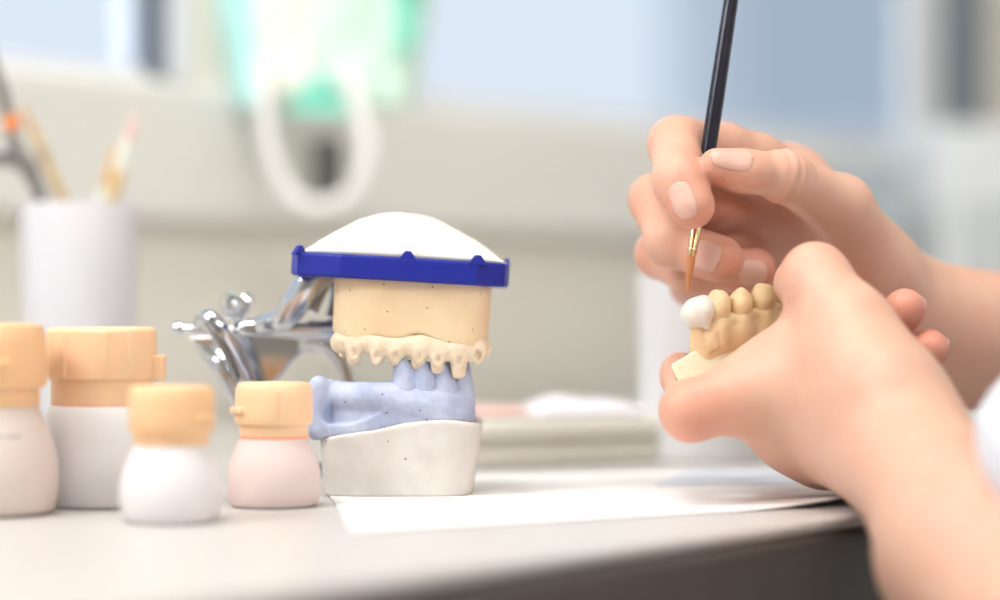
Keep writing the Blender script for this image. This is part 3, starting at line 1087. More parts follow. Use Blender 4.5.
def stick(name, label, cat, grp, p_top, p_rim, length_in, segs):
    """a slim tool standing in the cup; segs: (name, from, to, radius from, radius to, material), 0 at the top"""
    ax_ = (p_rim - p_top)
    vis = ax_.length
    ax_.normalize()
    tot = vis + length_in
    root = empty(name, p_top + ax_ * tot)
    tag(root, label, cat, grp)
    for nm, a, b, ra, rb, m in segs:
        pa, pb = p_top + ax_ * (a * tot) - root.location, p_top + ax_ * (b * tot) - root.location
        tube(nm, [pa + (pb - pa) * t for t in (0, .04, .5, .96, 1)], [ra * .7, ra, (ra + rb) / 2, rb, rb * .7], m, root, 14)
    return root


dC = 1.06
stick('modelling_brush', 'amber-tipped pale wooden brush leaning left in the cup', 'brush', 'brushes in the cup', P(22, 104, 1.06), P(63, 200, 1.063), .098,
      [('bristles', 0, .10, .0008, .0022, M['wood2']), ('ferrule', .09, .2, .0022, .0024, M['gold']), ('handle', .19, .46, .0024, .0026, M['wood']), ('grip', .45, 1, .0027, .0018, M['black'])])
stick('modelling_brush', 'pale wooden brush leaning right in the cup', 'brush', 'brushes in the cup', P(136, 112, 1.052), P(113, 198, 1.055), .098,
      [('bristles', 0, .10, .0010, .0026, M['rosy']), ('ferrule', .09, .2, .0026, .0028, M['ivory']), ('handle', .19, .40, .0028, .0026, M['wood']), ('grip', .39, 1, .0026, .0018, M['steel'])])
stick('modelling_spatula', 'short white spatula beside the right-leaning brush in the cup', 'spatula', None, P(114, 146, 1.066), P(103, 198, 1.064), .098,
      [('blade', 0, .16, .0012, .0026, M['wood2']), ('handle', .15, 1, .0028, .0022, M['ivory'])])
ca = empty('spring_caliper', P(70, 440, 1.058))
ca.location.z = TOP + .006
tag(ca, 'dark metal caliper with an orange knob at the left of the cup', 'caliper')
wtube('bow', [P(-40, 168, 1.05), P(-14, 158, 1.05), P(10, 156, 1.05), P(25, 164, 1.051), P(34, 182, 1.053), P(42, 205, 1.055), P(56, 290, 1.058), P(68, 420, 1.058)], [.0030, .0046, .0052, .0048, .0034, .0028, .0022, .0014], M['steel'], ca, 14, .6, (0, -1, 0), 5)
wtube('handle', [P(-22, 10, 1.05), P(-8, 60, 1.05), P(2, 92, 1.05), P(9, 120, 1.05), P(14, 150, 1.05)], [.0016, .0026, .0028, .0026, .0022], M['steel'], ca, 14, 1, (0, -1, 0), 5)
wtube('knob', [P(7, 117, 1.046), P(9, 119, 1.046), P(15, 127, 1.046), P(17, 129, 1.046)], [.0020, .0040, .0040, .0020], M['orange'], ca, 18)
wtube('screw', [P(13, 137, 1.043), P(14.5, 139, 1.043), P(18, 147, 1.043), P(19, 149, 1.043)], [.0014, .0032, .0032, .0014], M['chrome'], ca, 18)

vt = empty('ventilation_unit', (P(1008, 300, 1.78).x, 1.78, TOP), (0, 0, R(18)))
tag(vt, 'pale grey slotted ventilation unit at the far right behind the forearm', 'ventilation unit')
box('housing', (0, .05, .101), (.118, .10, .202), M['vent'], vt, .008, 4)
for i in range(7):
    box('slot', (-.036 + i * .012, -.0005, .088), (.0052, .004, .115), M['vent_slot'], vt, .001, 2)

sb = empty('shade_block', (P(860, 300, 1.70).x, 1.70, TOP), (0, 0, R(20)))  # added block, its grey blue stands in for wall in shade
tag(sb, 'grey blue block added for the shaded wall between the right hand and the slotted unit', 'box')
box('shade_block_body', (0, .04, .076), (.066, .08, .152), M['wall_shade'], sb, .004, 3)
box('shade_block_top', (0, .04, .160), (.070, .084, .016), M['wall_shade'], sb, .004, 3)

# ------------------------------------------------------------------ wall, windows, ledge (a wall that runs away to the right)
WA = R(53)
WO = Vector((-.254, 1.2, 0))


def wbox(name, x0, x1, y0, y1, z0, z1, m, parent=None, bev=0.0):
    o = box(name, ((x0 + x1) / 2, (y0 + y1) / 2, (z0 + z1) / 2), (x1 - x0, y1 - y0, z1 - z0), m, parent, bev)
    if parent is None:
        o.location = WO
        o.rotation_euler = (0, 0, WA)
    return o


def wroot(name):
    return empty(name, WO, (0, 0, WA))


def wpx(px):
    k = (px - 500) / FPX
    return (.254 + 1.2 * k) / (.602 - .799 * k)


SILL = .940
wb = wroot('wall_back')
tag(wb, kind='structure')
wbox('wall_low', -1.6, 3.0, .020, .20, 0, SILL - .004, M['wall'], wb)
wbox('wall_pier', wpx(186), wpx(418), .004, .05, SILL - .004, 1.9, M['wall'], wb)
wbox('wall_end', wpx(993), 3.0, .03, .06, SILL - .004, 1.9, M['wall'], wb)
wbox('wall_top', -1.6, 3.0, .012, .20, 1.9, 2.6, M['wall'], wb)
tk = wbox('trim_1', -1.6, 3.0, 0, .10, .862, SILL, M['trunk'], None, .006)
tag(tk, kind='structure')
for nm in ('window_1', 'window_2'):
    w = wroot(nm)
    tag(w, kind='structure')
    if nm == 'window_1':
        wbox('frame_post', wpx(174), wpx(190), .000, .05, SILL, 1.9, M['frame_white'], w, .003)
        wbox('gasket', wpx(154), wpx(174), .004, .018, SILL, 1.9, M['frame_dark'], w, .002)
        wbox('frame_rail', -1.2, wpx(154), .004, .05, SILL - .006, SILL + .006, M['frame_white'], w, .003)
        wbox('glass_pane', -1.2, wpx(154), .016, .019, SILL, 1.9, M['glass'], w)
    else:
        wbox('frame_post', wpx(418), wpx(428), .004, .05, SILL, 1.9, M['frame_white'], w, .003)
        wbox('frame_post', wpx(914), wpx(946), .004, .016, SILL, 1.9, M['frame_white'], w, .003)
        wbox('gasket', wpx(946), wpx(993), .006, .02, SILL, 1.9, M['frame_grey'], w, .003)
        wbox('frame_rail', wpx(428), wpx(914), .006, .05, SILL - .006, SILL + .012, M['frame_white'], w, .003)
        wbox('glass_pane', wpx(428), wpx(914), .020, .023, SILL, 1.9, M['glass'], w)
fl = box('floor', (0, 0, -.02), (8, 8, .04), M['floor'])
tag(fl, kind='structure')
for nm, c, sz in (('ceiling', (.1, .3, 2.63), (2.9, 6.0, .06)), ('wall_front', (.1, -2.65, 1.1), (2.9, .1, 2.2)), ('wall_right', (1.42, .32, 1.3), (.1, 5.9, 2.6)), ('wall_left', (-1.27, -1.35, 1.3), (.1, 2.6, 2.6))):
    tag(box(nm, c, sz, M['ceiling'] if nm == 'ceiling' else M['wall']), kind='structure')
hk = wbox('wall_hook', wpx(313), wpx(337), -.008, .014, .872, .916, M['hook'], None, .004)
tag(hk, 'dark hook on the pale wall seen through the hanging mask loop', 'hook')

hk2 = wbox('wall_hook', wpx(320), wpx(327), -.078, .012, 1.066, 1.073, M['hook'], None, .002)
tag(hk2, 'thin dark peg on the pale pier that carries the mint mask', 'hook')

# the pale facade across the yard, seen through the right-hand window
fa = empty('far_building', (4.15, 9.6, 0), (0, 0, R(-12)))
tag(fa, 'blurred grey blue building seen through the right window', 'building')
box('facade', (0, .5, 3.0), (7.0, 1.0, 8.0), M['facade'], fa)
for i in range(6):
    for j in range(3):
        box('far_pane', (-2.8 + i * 1.1, -.01, .2 + j * 1.9), (.7, .06, 1.1), M['facade_dark'], fa)

# ------------------------------------------------------------------ face mask
mk = empty('face_mask', P(320, -60, 1.33))
tag(mk, 'mint green face mask hanging by its white loop in front of the wall', 'mask')


def panel(name, pts, m, bow=.004):
    """a gently bowed strip of fabric between two edges given from the top down"""
    (a0, a1), (b0, b1) = pts
    n = 14
    vs, fs = [], []
    for i in range(n + 1):
        for j in range(n + 1):
            u, v = i / n, j / n
            p = (a0.lerp(a1, v)).lerp(b0.lerp(b1, v), u)
            p = p + Vector((0, -bow * math.sin(math.pi * u) + .0015 * math.sin(v * 9 + u * 3), 0)) - mk.location
            vs.append(p)
    for i in range(n):
        for j in range(n):
            a = i * (n + 1) + j
            fs.append((a, a + n + 1, a + n + 2, a + 1))
    o = link(name, new_mesh(name, vs, fs), m, mk)
    md = o.modifiers.new('thick', 'SOLIDIFY')
    md.thickness = .0012
    return o


panel('aqua_layer', ((P(205, -60, 1.335), P(238, 112, 1.335)), (P(250, -60, 1.325), P(268, 104, 1.325))), M['aqua'])
panel('inner_layer', ((P(248, -60, 1.325), P(264, 98, 1.325)), (P(314, -60, 1.32), P(312, 92, 1.32))), M['ivory'])
panel('pale_layer', ((P(312, -60, 1.32), P(308, 90, 1.322)), (P(376, -60, 1.325), P(382, 114, 1.325))), M['mintpale'])
panel('mint_layer', ((P(374, -60, 1.325), P(380, 112, 1.327)), (P(438, -60, 1.335), P(412, 108, 1.335))), M['mintpale'], .006)
panel('mint_fold', ((P(392, -60, 1.318), P(398, 60, 1.318)), (P(424, -60, 1.318), P(416, 44, 1.318))), M['teal'], .003)
panel('teal_fold', ((P(316, 76, 1.314), P(282, 112, 1.316)), (P(330, 78, 1.314), P(350, 118, 1.316))), M['teal'], .003)
wtube('ear_loop', [P(262, 60, 1.318), P(264, 100, 1.312), P(270, 145, 1.31), P(288, 190, 1.31), P(318, 207, 1.31), P(350, 194, 1.31), P(367, 155, 1.31), P(362, 115, 1.312), P(345, 70, 1.316)], .0045, M['elastic'], mk, 12, .45, (0, -1, 0), 6)

wtube('ear_loop', [P(268, -56, 1.328), P(280, -100, 1.32), P(306, -146, 1.318), P(325, -155, 1.318), P(344, -144, 1.318), P(366, -100, 1.322), P(378, -56, 1.328)], .0030, M['elastic'], mk, 12, .45, (0, -1, 0), 6)

# ------------------------------------------------------------------ light: overcast daylight and unseen lamps added for key and fill
EXPOSURE = -0.14
w = bpy.data.worlds.new('overcast_sky')
SC.world = w
w.use_nodes = True
w.node_tree.nodes['Background'].inputs[0].default_value = (.86, .94, 1.03, 1)
w.node_tree.nodes['Background'].inputs[1].default_value = 1.0


def area(name, loc, target, sx, sy, power, col):
    l = bpy.data.lights.new(name, 'AREA')
    l.shape = 'RECTANGLE'
    l.size, l.size_y = sx, sy
    l.energy = power
    l.color = col
    o = bpy.data.objects.new(name, l)
    COL.objects.link(o)
    o.location = loc
    o.rotation_euler = (Vector(target) - Vector(loc)).to_track_quat('-Z', 'Y').to_euler()
    return o


area('unseen_lamp', (-1.00, .28, 1.85), (.05, .85, .8), .7, .45, 21, (1.0, .98, .955))  # unseen key lamp, set at the left to light the fingers
area('unseen_lamp', (-.25, .45, 2.45), (.0, .9, .8), .9, .45, 19, (1.0, .98, .955))  # unseen overhead lamp, added to brighten bench and background
area('unseen_lamp', (.95, -.7, 2.2), (-.05, 1.3, .8), 1.2, .4, 17, (1.0, .98, .955))  # unseen lamp, added to brighten the wall under the ledge
# ------------------------------------------------------------------ the person: two hands, forearms, coat
H_HAND = 0.0008
UPV = np.array([0, 0, 1.0])


def unit(v):
    return v / (np.linalg.norm(v) + 1e-12)


def finger_prims(J, r):
    return [cone(J[i], J[i + 1], r[i], r[i + 1]) for i in range(len(J) - 1)]


def flex_creases(J, r, dep=0.0009, wid=0.0011, which=None):
    out = []
    for i in range(1, len(J) - 1):
        if which is not None and i not in which:
            continue
        a, b = unit(J[i - 1] - J[i]), unit(J[i + 1] - J[i])
        side = unit(a + b)
        ax = unit(b - a)
        out.append((J[i], ax, side, dep, wid, r[i] * 1.5))
    return out


def field_at(F, p):
    """trilinear sample of a field"""
    q = (p - F.lo) / F.h
    i = np.clip(np.floor(q).astype(int), 0, np.array(F.n) - 2)
    t = q - i
    v = 0.0
    for a in (0, 1):
        for b in (0, 1):
            for c in (0, 1):
                w = (t[0] if a else 1 - t[0]) * (t[1] if b else 1 - t[1]) * (t[2] if c else 1 - t[2])
                v += w * float(F.f[i[0] + a, i[1] + b, i[2] + c])
    return v


def nail_shape(F, c, ax, n, L, W, lift=.00025):
    """a nail plate laid on the finger's surface: c a point on the finger's axis, n where the nail faces"""
    ax = unit(np.array(ax, dtype=float))
    n = unit(n - (n @ ax) * ax)
    s = np.cross(ax, n)
    nu, nv = 14, 18
    r0 = .008
    vs, fs = [], []
    for j in range(nv + 1):
        v = -1 + 2 * j / nv
        w = max((1 - abs(v) ** 3.6) ** (1 / 2.8) if abs(v) < 1 else 0, .10)
        for i in range(nu + 1):
            u = -1 + 2 * i / nu
            ph = u * w * (W / 2) / r0
            dr = n * math.cos(ph) + s * math.sin(ph)
            b = c + ax * (v * L / 2)
            t = .0005
            while t < .02 and field_at(F, b + dr * t) < 0:
                t += .0004
            f1, f0 = field_at(F, b + dr * t), field_at(F, b + dr * (t - .0004))
            t = t - .0004 * f1 / (f1 - f0 + 1e-12) if f1 > f0 else t
            vs.append((b, dr, t))
    # even the radii out so the plate is smooth
    T_ = np.array([x[2] for x in vs]).reshape(nv + 1, nu + 1)
    for _ in range(3):
        Tp = np.pad(T_, 1, mode='edge')
        T_ = (Tp[1:-1, 1:-1] * 2 + Tp[:-2, 1:-1] + Tp[2:, 1:-1] + Tp[1:-1, :-2] + Tp[1:-1, 2:]) / 6
    pts = []
    for k_, (b, dr, t) in enumerate(vs):
        jj, ii = divmod(k_, nu + 1)
        u, v = -1 + 2 * ii / nu, -1 + 2 * jj / nv
        e = lift + .00025 * (1 - abs(u) ** 2) - .0003 * max(0, -v) ** 5 - .0003 * abs(u) ** 5 + .0004 * max(0, v) ** 4
        pts.append(b + dr * (T_[jj, ii] + e))
    for j in range(nv):
        for i in range(nu):
            a = j * (nu + 1) + i
            fs.append((a, a + 1, a + nu + 2, a + nu + 1))
    return pts, fs


def nail(parent, shape):
    o = link('fingernail', new_mesh('fingernail', *shape), M['nail'], parent)
    m = o.modifiers.new('thick', 'SOLIDIFY')
    m.thickness = 0.0007
    m.offset = -0.9
    return o


EL = np.array([.195, .535, .660])      # elbows
ER = np.array([.380, .950, .790])


# ---- right hand (far one, holding the brush) ----
def right_hand():
    wr = A(877, 280, .888)       # radial side of the wrist
    wm = A(893, 307, .900)
    wu = A(918, 325, .906)
    mi, mm, mr, mp = A(788, 184, .888), A(788, 202, .898), A(797, 226, .908), A(818, 255, .914)
    pal = [cone(wr, mi, .0165, .0115), cone(wm, mm, .018, .0115), cone(wu, mr, .017, .011), cone(wu, mp, .016, .010),
           cone(mi, mm, .0115, .0115), cone(mm, mr, .0115, .011), cone(mr, mp, .011, .010)]
    arm = [cone(wm, A(962, 337, .915), .0185, .0235), cone(wu, A(968, 345, .92), .016, .022),
           cone(A(962, 337, .915), A(1065, 345, .94), .0235, .0285), cone(A(1065, 345, .94), ER, .0285, .038)]
    T = [A(868, 265, .882), A(840, 208, .860), A(785, 177, .840), A(717, 166, .8285)]
    thumb = [cone(T[0], T[1], .0160, .0120), cone(T[1], T[2], .0116, .0084), cone(T[2], T[3], .0084, .0064),
             ell((A(745, 172, .8315)), (.0100, .0074, .0070)), ell(T[2] + np.array([0, -.0004, .0002]), (.0084, .0086, .0089))]
    web = [cone(A(835, 215, .868), A(800, 190, .885), .010, .009)]
    I = [mi, A(677, 145, .8545), A(679.5, 181, .8300), A(690.5, 204, .8252)]
    Mi = [mm, A(655, 200, .8735), A(670, 243, .8555), A(719, 259, .8465)]
    Ri = [mr, A(660, 254, .889), A(692, 274, .870), A(753, 270, .8655)]
    Pi = [mp, A(692, 286, .908), A(704, 302, .888), A(752, 303, .880)]
    ri = [.0104, .0096, .0090, .0077]
    rm = [.0105, .0093, .0086, .0078]
    rr = [.0100, .0088, .0082, .0074]
    rp = [.0090, .0078, .0072, .0064]
    fing = []
    for J, r in ((I, ri), (Mi, rm), (Ri, rr), (Pi, rp)):
        fp = finger_prims(J, r)
        d = unit(J[-1] - J[-2])
        fp.append(cone(J[-1] - d * .006, J[-1] + d * .0012, r[-1] * 1.0, r[-1] * .95))
        fing.append((fp, flex_creases(J, r)))
    # rings of soft skin between the finger joints
    for p, r0 in ((I, ri), (Mi, rm), (Ri, rr)):
        mid = (p[0] * 0.45 + p[1] * 0.55)
        if p is I:
            fing[0][0].extend([cone(mi, A(757, 161, .8745), .0106, .0100), cone(A(757, 161, .8745), A(724, 149, .8660), .0100, .0093), cone(A(724, 149, .8660), I[1], .0093, .0096)])
        else:
            fing[1 if p is Mi else 2][0].append(ell(mid, (r0[0] * 1.03,) * 3))
    lo = np.array([P(628, 100, .83).x - .004, .806, P(700, 415, .95).z])
    hi = np.array([.285, .985, P(700, 100, .86).z + .006])
    F = Field(lo, hi, H_HAND)
    union(F, pal + arm, .012)
    base = F.f.copy()
    tx = unit(T[3] - T[2])
    tcre = [(T[2] + tx * -.001, tx, np.array([0.1, -.75, .75]), .0008, .0008, .014), (T[2] + tx * -.0042, tx, np.array([0.1, -.75, .75]), .0007, .0007, .014),
            (T[2] + tx * .0032, tx, np.array([0.1, -.75, .75]), .0007, .0007, .014), (T[2], tx, np.array([0, -.5, -.86]), .0009, .0012, .016)]
    # thumb and its web
    branch(F, base, thumb + web, .004, .012, tcre)
    for fp, cr in fing:
        branch(F, base, fp, .0035, .008, cr)
    blush = [(I[3], .012, .55), (I[2], .010, .15), (T[3], .013, .35), (Mi[3], .013, .55), (Mi[1], .012, .4), (Ri[3], .014, .6), (Ri[1], .012, .5), (Ri[2], .012, .3), (Pi[3], .015, .6), (Pi[1], .012, .5), (I[1], .012, .25)]
    for q in (Mi, Ri):  # extra redness puts the inner palm's shade into the skin colour
        blush.append((q[0] * .5 + q[1] * .5, .02, .35))
    nails = [(I[3] + np.array([0, 0, .0004]), (.0026, -.002, -.0085), np.array([-.44, -1, .02]), .0135, .0090),
             (Mi[3] + unit(Mi[3] - Mi[2]) * -.0022, Mi[3] - Mi[2], np.array([-.05, -1, -.10]), .0118, .0105),
             (Ri[3] + unit(Ri[3] - Ri[2]) * .0005, Ri[3] - Ri[2], np.array([.0, -1, -.15]), .0105, .0095),
             (T[3] + tx * -.0022, T[3] - T[2], np.array([.1, -.88, .50]), .0150, .0118)]
    return F, blush, nails


# ---- left hand (near one, holding the model) ----
def left_hand():
    mi, mm, mr, mp = A(777, 385, .803), A(784, 402, .811), A(802, 424, .819), A(826, 449, .828)
    wr, wu = A(893, 416, .768), A(898, 456, .772)
    pal = [cone(A(878, 386, .777), mi, .0155, .0128), cone(wr, mm, .0165, .0118), cone(wu, mr, .0165, .0112), cone(wu, mp, .0160, .0098),
           cone(mi, mm, .0128, .0118), cone(mm, mr, .0118, .0112), cone(mr, mp, .0112, .0098)]
    arm = [cone(wr, A(983, 556, .70), .0168, .0235), cone(wu, A(970, 560, .70), .0165, .0228),
           cone(A(983, 556, .70), EL, .0235, .0370), cone(A(970, 560, .70), EL, .0228, .0370)]
    T = [A(870, 390, .775), A(849, 330, .785), A(815, 277, .799), A(799, 283, .826)]
    thumb = [cone(T[0], T[1], .0160, .0145), cone(T[1], T[2], .0145, .0106), cone(T[2], T[3], .0105, .0090)]
    web = [cone(A(842, 322, .797), A(800, 365, .806), .0115, .0120), cone(A(818, 290, .800), A(822, 345, .804), .0100, .0125)]
    I = [mi, A(691, 411, .799), A(690, 402, .828), A(681, 373, .850)]
    ri = [.0126, .0100, .0082, .0066]
    Mi = [mm, A(786, 412, .858), A(860, 360, .864), A(904, 310, .842)]
    Ri = [mr, A(815, 434, .864), A(878, 404, .866), A(928, 350, .842)]
    Pi = [mp, A(842, 462, .862), A(880, 446, .862), A(905, 420, .850)]
    rm, rr, rp = [.0112, .0092, .0085, .0066], [.0108, .0088, .0082, .0064], [.0092, .0078, .0072, .0062]
    fing = []
    for J, r in ((I, ri), (Mi, rm), (Ri, rr), (Pi, rp)):
        fp = finger_prims(J, r)
        d = unit(J[-1] - J[-2])
        fp.append(cone(J[-1] - d * .006, J[-1] + d * .001, r[-1], r[-1] * .95))
        fing.append((fp, flex_creases(J, r)))
    fing[0][0].append(ell(A(735, 400, .799), (.0135, .0112, .0110)))
    lo = np.array([P(650, 300, .80).x - .004, .600, .655])
    hi = np.array([.215, .885, P(800, 236, .79).z + .004])
    F = Field(lo, hi, H_HAND)
    union(F, pal + arm, .014)
    base = F.f.copy()
    branch(F, base, thumb + web, .006, .014, [(T[2], unit(T[3] - T[2]), np.array([-.8, 0, -.6]), .001, .0012, .015)])
    for i, (fp, cr) in enumerate(fing):
        branch(F, base, fp, .004, .010, cr)
    # the tendons and the wrist bone under the skin of the back of the hand
    s = F.sl(lo, hi)
    X, Y, Z = F.xyz(s)
    g = v_cone(X, Y, Z, A(788, 372, .786), A(792, 436, .796), .0030, .0030)
    dgr = np.exp(-(np.maximum(g + .003, 0) / .0016) ** 2) * .00045
    F.f[:] = F.f + dgr
    for a, b, r0 in ((A(890, 380, .757), A(845, 350, .775), .0045), (A(905, 455, .752), A(930, 500, .732), .007)):
        p = cone(a, b, r0, r0 * .8)
        union(F, [p], .016)
    ax = unit(A(700, 404, .797) - A(760, 392, .80))
    blush = [(I[1], .016, .5), (I[2], .012, .4), (I[3], .012, .5), (Mi[3], .013, .75), (Ri[3], .013, .75), (T[2], .012, .22), (mp, .016, .55), (mr, .014, .35), (mi, .014, .15)]
    nails = [(T[3] + unit(T[3] - T[2]) * .0, T[3] - T[2], np.array([.15, -.1, 1.0]), .012, .0105),
             (I[3], I[3] - I[2], np.array([-1.0, 0, -.5]), .0105, .009),
             (Mi[3], Mi[3] - Mi[2], np.array([1, .6, .2]), .010, .0085),
             (Ri[3], Ri[3] - Ri[2], np.array([1, .6, .2]), .010, .0085)]
    return F, blush, nails



# ---- the rest of the person: trunk, head and upper arms, joined to the forearms
PN = np.array([-.766, .643, 0.0])        # the way the person faces
PL = np.array([-.643, -.766, 0.0])       # the person's left
PC = np.array([.430, .620, 0.0])
SL, SR = PC + PL * .17 + UPV * .95, PC - PL * .17 + UPV * .95
CUT_L = (A(976, 556, .70) * .50 + EL * .50, unit(EL - A(976, 556, .70)))
CUT_R = (A(1065, 345, .94) * .72 + ER * .28, unit(ER - A(1065, 345, .94)))
HD = PC + PN * .075 + UPV * 1.155


def hp(f, l, u):
    return HD + PN * f + PL * l + UPV * u


RM = [[PL[0], PN[0], 0], [PL[1], PN[1], 0], [0, 0, 1]]


def trunk_field(grow=0.0, h=.005, head=True):
    F = Field((-.02, .28, .40), (.82, 1.12, 1.32), h)
    g = grow
    pr = [cone(PC + PL * .055 - PN * .02 + UPV * .50, PC + PL * .075 + UPV * .86, .115 + g, .095 + g), cone(PC - PL * .055 - PN * .02 + UPV * .50, PC - PL * .075 + UPV * .86, .115 + g, .095 + g),
          cone(PC + PL * .06 + UPV * .88, SL, .085 + g, .050 + g), cone(PC - PL * .06 + UPV * .88, SR, .085 + g, .050 + g)]
    union(F, pr, .05)
    if head:
        union(F, [cone(PC + UPV * .95, PC + PN * .05 + UPV * 1.08, .056, .050)], .03)
        union(F, [ell(hp(-.010, 0, .03), (.074, .092, .088), RM), ell(hp(.018, 0, -.035), (.056, .066, .072), RM), ell(hp(.034, 0, -.085), (.032, .034, .026), RM)], .025)
        union(F, [cone(hp(.088, 0, .005), hp(.104, 0, -.028), .008, .012), ell(hp(.094, .010, -.034), (.008, .010, .007), RM), ell(hp(.094, -.010, -.034), (.008, .010, .007), RM)], .012)
        for sd in (1, -1):
            union(F, [ell(hp(-.008, sd * .074, -.012), (.010, .020, .030), RM), cone(hp(.086, sd * .014, .022), hp(.076, sd * .050, .022), .007, .006), ell(hp(.070, sd * .036, -.03), (.018, .016, .014), RM)], .010)
            s = F.sl(hp(.083, sd * .031, .004) - .03, hp(.083, sd * .031, .004) + .03)
            X, Y, Z = F.xyz(s)
            F.f[s] = smax(F.f[s], -v_ell(X, Y, Z, hp(.094, sd * .031, .004), (.016, .014, .010), RM), .008)
            union(F, [ell(hp(.071, sd * .031, .003), (.013, .013, .011), RM)], .003)
        union(F, [ell(hp(.082, 0, -.062), (.022, .012, .006), RM), ell(hp(.080, 0, -.073), (.018, .012, .007), RM)], .006)
    return F


def arms(F, g=0.0, k=.02):
    union(F, [cone(SL, EL, .050 + g, .040 + g), cone(EL, A(976, 556, .70), .0375 + g, .0262 + g), cone(SR, ER, .050 + g, .041 + g), cone(ER, A(1065, 345, .94), .039 + g, .0285 + g)], k)


def to_bm(v, q):
    me = np_mesh('tmp', v, q)
    bm = bmesh.new()
    bm.from_mesh(me)
    bpy.data.meshes.remove(me)
    return bm


def cut(bm, c, n, keep_below, radius):
    c, n = Vector(c), Vector(n)
    vs = [v for v in bm.verts if (v.co - c).length < radius]
    es = [e for e in bm.edges if all((v.co - c).length < radius for v in e.verts)]
    fs_ = [f for f in bm.faces if all((v.co - c).length < radius for v in f.verts)]
    bmesh.ops.bisect_plane(bm, geom=vs + es + fs_, plane_co=c, plane_no=n if keep_below else -n, clear_outer=False, clear_inner=False)
    sgn = 1 if keep_below else -1
    kill = [f for f in bm.faces if (f.calc_center_median() - c).dot(n) * sgn > 0 and (f.calc_center_median() - c).length < radius]
    bmesh.ops.delete(bm, geom=kill, context='FACES')
    # whatever is left beyond the plane, away from the kept side
    loose = [v for v in bm.verts if not v.link_faces]
    bmesh.ops.delete(bm, geom=loose, context='VERTS')


def largest_piece(bm):
    seen, best = set(), []
    for v in bm.verts:
        if v in seen:
            continue
        st, comp = [v], []
        seen.add(v)
        while st:
            a = st.pop()
            comp.append(a)
            for e in a.link_edges:
                b = e.other_vert(a)
                if b not in seen:
                    seen.add(b)
                    st.append(b)
        if len(comp) > len(best):
            best = comp
    keep = set(best)
    bmesh.ops.delete(bm, geom=[v for v in bm.verts if v not in keep], context='VERTS')


def zip_loops(bm, c, n, radius):
    """sew the two open rims that face each other at a cut"""
    c, n = Vector(c), Vector(n)
    u = n.orthogonal().normalized()
    w = n.cross(u)
    rim = [v for v in bm.verts if (v.co - c).length < radius and any(len(e.link_faces) == 1 for e in v.link_edges)]
    A_ = [v for v in rim if (v.co - c).dot(n) < 0]
    B_ = [v for v in rim if (v.co - c).dot(n) >= 0]

    def ang(v):
        d = v.co - c
        return math.atan2(d.dot(w), d.dot(u))
    A_.sort(key=ang)
    B_.sort(key=ang)
    if len(A_) < 3 or len(B_) < 3:
        print('zip: rim missing', len(A_), len(B_))
        return
    i = j = 0
    na, nb = len(A_), len(B_)
    while i < na or j < nb:
        ta = ang(A_[i + 1]) if i + 1 < na else ang(A_[(i + 1) % na]) + 2 * math.pi
        tb_ = ang(B_[j + 1]) if j + 1 < nb else ang(B_[(j + 1) % nb]) + 2 * math.pi
        a, b = A_[i % na], B_[j % nb]
        try:
            if j >= nb or (i < na and ta <= tb_):
                bm.faces.new((a, A_[(i + 1) % na], b))
                i += 1
            else:
                bm.faces.new((a, B_[(j + 1) % nb], b))
                j += 1
        except ValueError:
            if j >= nb or (i < na and ta <= tb_):
                i += 1
            else:
                j += 1


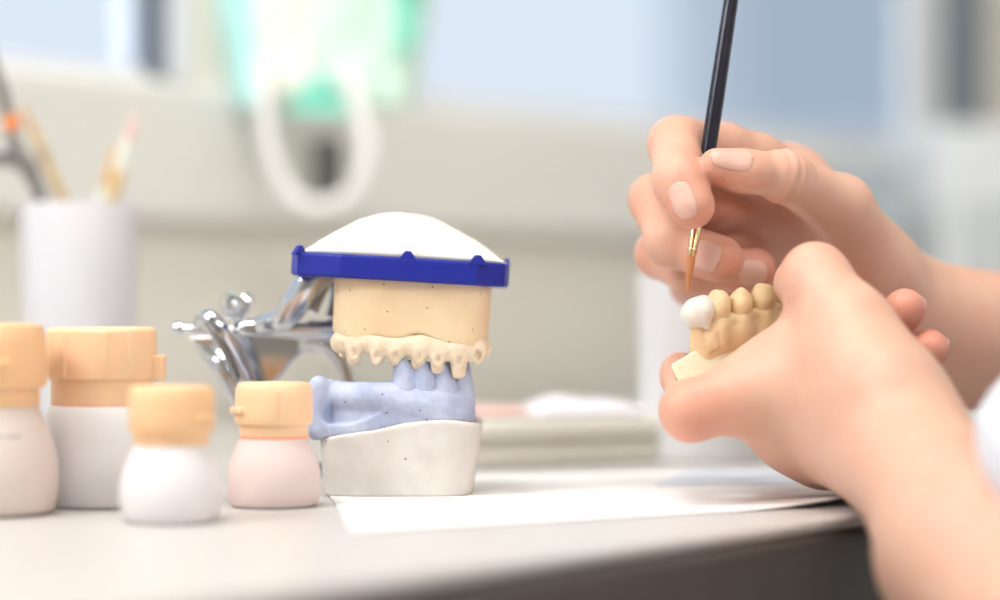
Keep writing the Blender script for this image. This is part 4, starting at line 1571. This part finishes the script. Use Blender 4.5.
def build_person():
    allb, alln = [], []
    bm = bmesh.new()
    for fn, (c, n) in ((right_hand, CUT_R), (left_hand, CUT_L)):
        F, blush, nails = fn()
        v, q = surface(F.f, F.lo, F.h)
        v = relax(v, q, 3)
        b = to_bm(v, q)
        cut(b, c - n * .004, n, True, 9.0)
        largest_piece(b)
        me = bpy.data.meshes.new('tmp')
        b.to_mesh(me)
        b.free()
        bm.from_mesh(me)
        bpy.data.meshes.remove(me)
        allb += blush
        alln += [nail_shape(F, *nl) for nl in nails]
    F = trunk_field()
    arms(F)
    v, q = surface(F.f, F.lo, F.h)
    b = to_bm(relax(v, q, 2), q)
    for c, n in (CUT_R, CUT_L):
        cut(b, c + n * .004, n, False, .14)
        largest_piece(b)
    me = bpy.data.meshes.new('tmp')
    b.to_mesh(me)
    b.free()
    bm.from_mesh(me)
    bpy.data.meshes.remove(me)
    for c, n in (CUT_R, CUT_L):
        zip_loops(bm, c, n, .075)
    bmesh.ops.recalc_face_normals(bm, faces=bm.faces)
    me = bpy.data.meshes.new('person')
    bm.to_mesh(me)
    bm.free()
    me.polygons.foreach_set('use_smooth', [True] * len(me.polygons))
    co_ = np.zeros(len(me.vertices) * 3, dtype=np.float32)
    me.vertices.foreach_get('co', co_)
    co_ = co_.reshape(-1, 3)
    bl_ = np.zeros(len(co_))
    for c, r, a in allb:
        d = np.linalg.norm(co_ - c, axis=1)
        bl_ = np.maximum(bl_, a * np.exp(-(d / r) ** 2))
    at = me.attributes.new('blush', 'FLOAT', 'POINT')
    at.data.foreach_set('value', bl_.astype(np.float32))
    o = link('person', me, M['skin'])
    tag(o, 'person in a white coat painting a tooth model held in the left hand', 'person')
    for nl in alln:
        nail(o, nl)
    # the coat: trunk, sleeves pushed up to the elbows, a bunched fold above the left forearm
    F = trunk_field(.016, .005, False)
    union(F, [cone(SL, EL, .064, .056), cone(EL, EL * .45 + CUT_L[0] * .55, .055, .050), cone(SR, ER, .064, .055), cone(ER, ER * .5 + CUT_R[0] * .5, .052, .046),
              ell(A(1070, 440, .69), (.0225, .030, .0265)), cone(A(1060, 455, .69), EL + np.array([.01, 0, .03]), .020, .045)], .022)
    X, Y, Z = F.xyz((slice(None),) * 3)
    F.f[:] = F.f + .0022 * wob(X, Y, Z, 55) + .0010 * wob(X, Y, Z, 140, 1.0)
    col = v_cone(X, Y, Z, PC + PN * .03 + UPV * .97, PC + PN * .06 + UPV * 1.12, .066, .075)
    F.f[:] = smax(F.f, -col, .01)
    sdf_obj('lab_coat', F, M['coat'], o, 2)
    F = Field(HD - .16, HD + .17, .004)
    X, Y, Z = F.xyz((slice(None),) * 3)
    union(F, [ell(hp(-.020, 0, .036), (.084, .096, .094), RM), ell(hp(-.062, 0, -.02), (.066, .045, .075), RM), ell(hp(-.105, 0, .02), (.035, .035, .035), RM)], .02)
    F.f[:] = smax(F.f, -v_ell(X, Y, Z, hp(.100, 0, -.030), (.078, .085, .100), RM), .012) + .0012 * wob(X, Y, Z, 260)
    hr = sdf_obj('hair', F, M['hair'], o, 2)
    return o


person = build_person()

# ------------------------------------------------------------------ camera and render look
cam = bpy.data.cameras.new('camera')
co = bpy.data.objects.new('camera', cam)
COL.objects.link(co)
co.location = (0, 0, CAM_Z)
co.rotation_euler = (R(90), 0, 0)
cam.lens = 85
cam.sensor_width = 36
cam.clip_start = 0.01
cam.dof.use_dof = True
cam.dof.focus_distance = 0.828
cam.dof.aperture_fstop = 2.8
cam.dof.aperture_blades = 0
SC.camera = co
vs_ = SC.view_settings
vs_.view_transform = 'Standard'
vs_.look = 'None'
vs_.exposure = EXPOSURE
vs_.gamma = 1.0
vs_.use_curve_mapping = False
SC.cycles.use_denoising = True
SC.cycles.max_bounces = 8
SC.cycles.transmission_bounces = 8
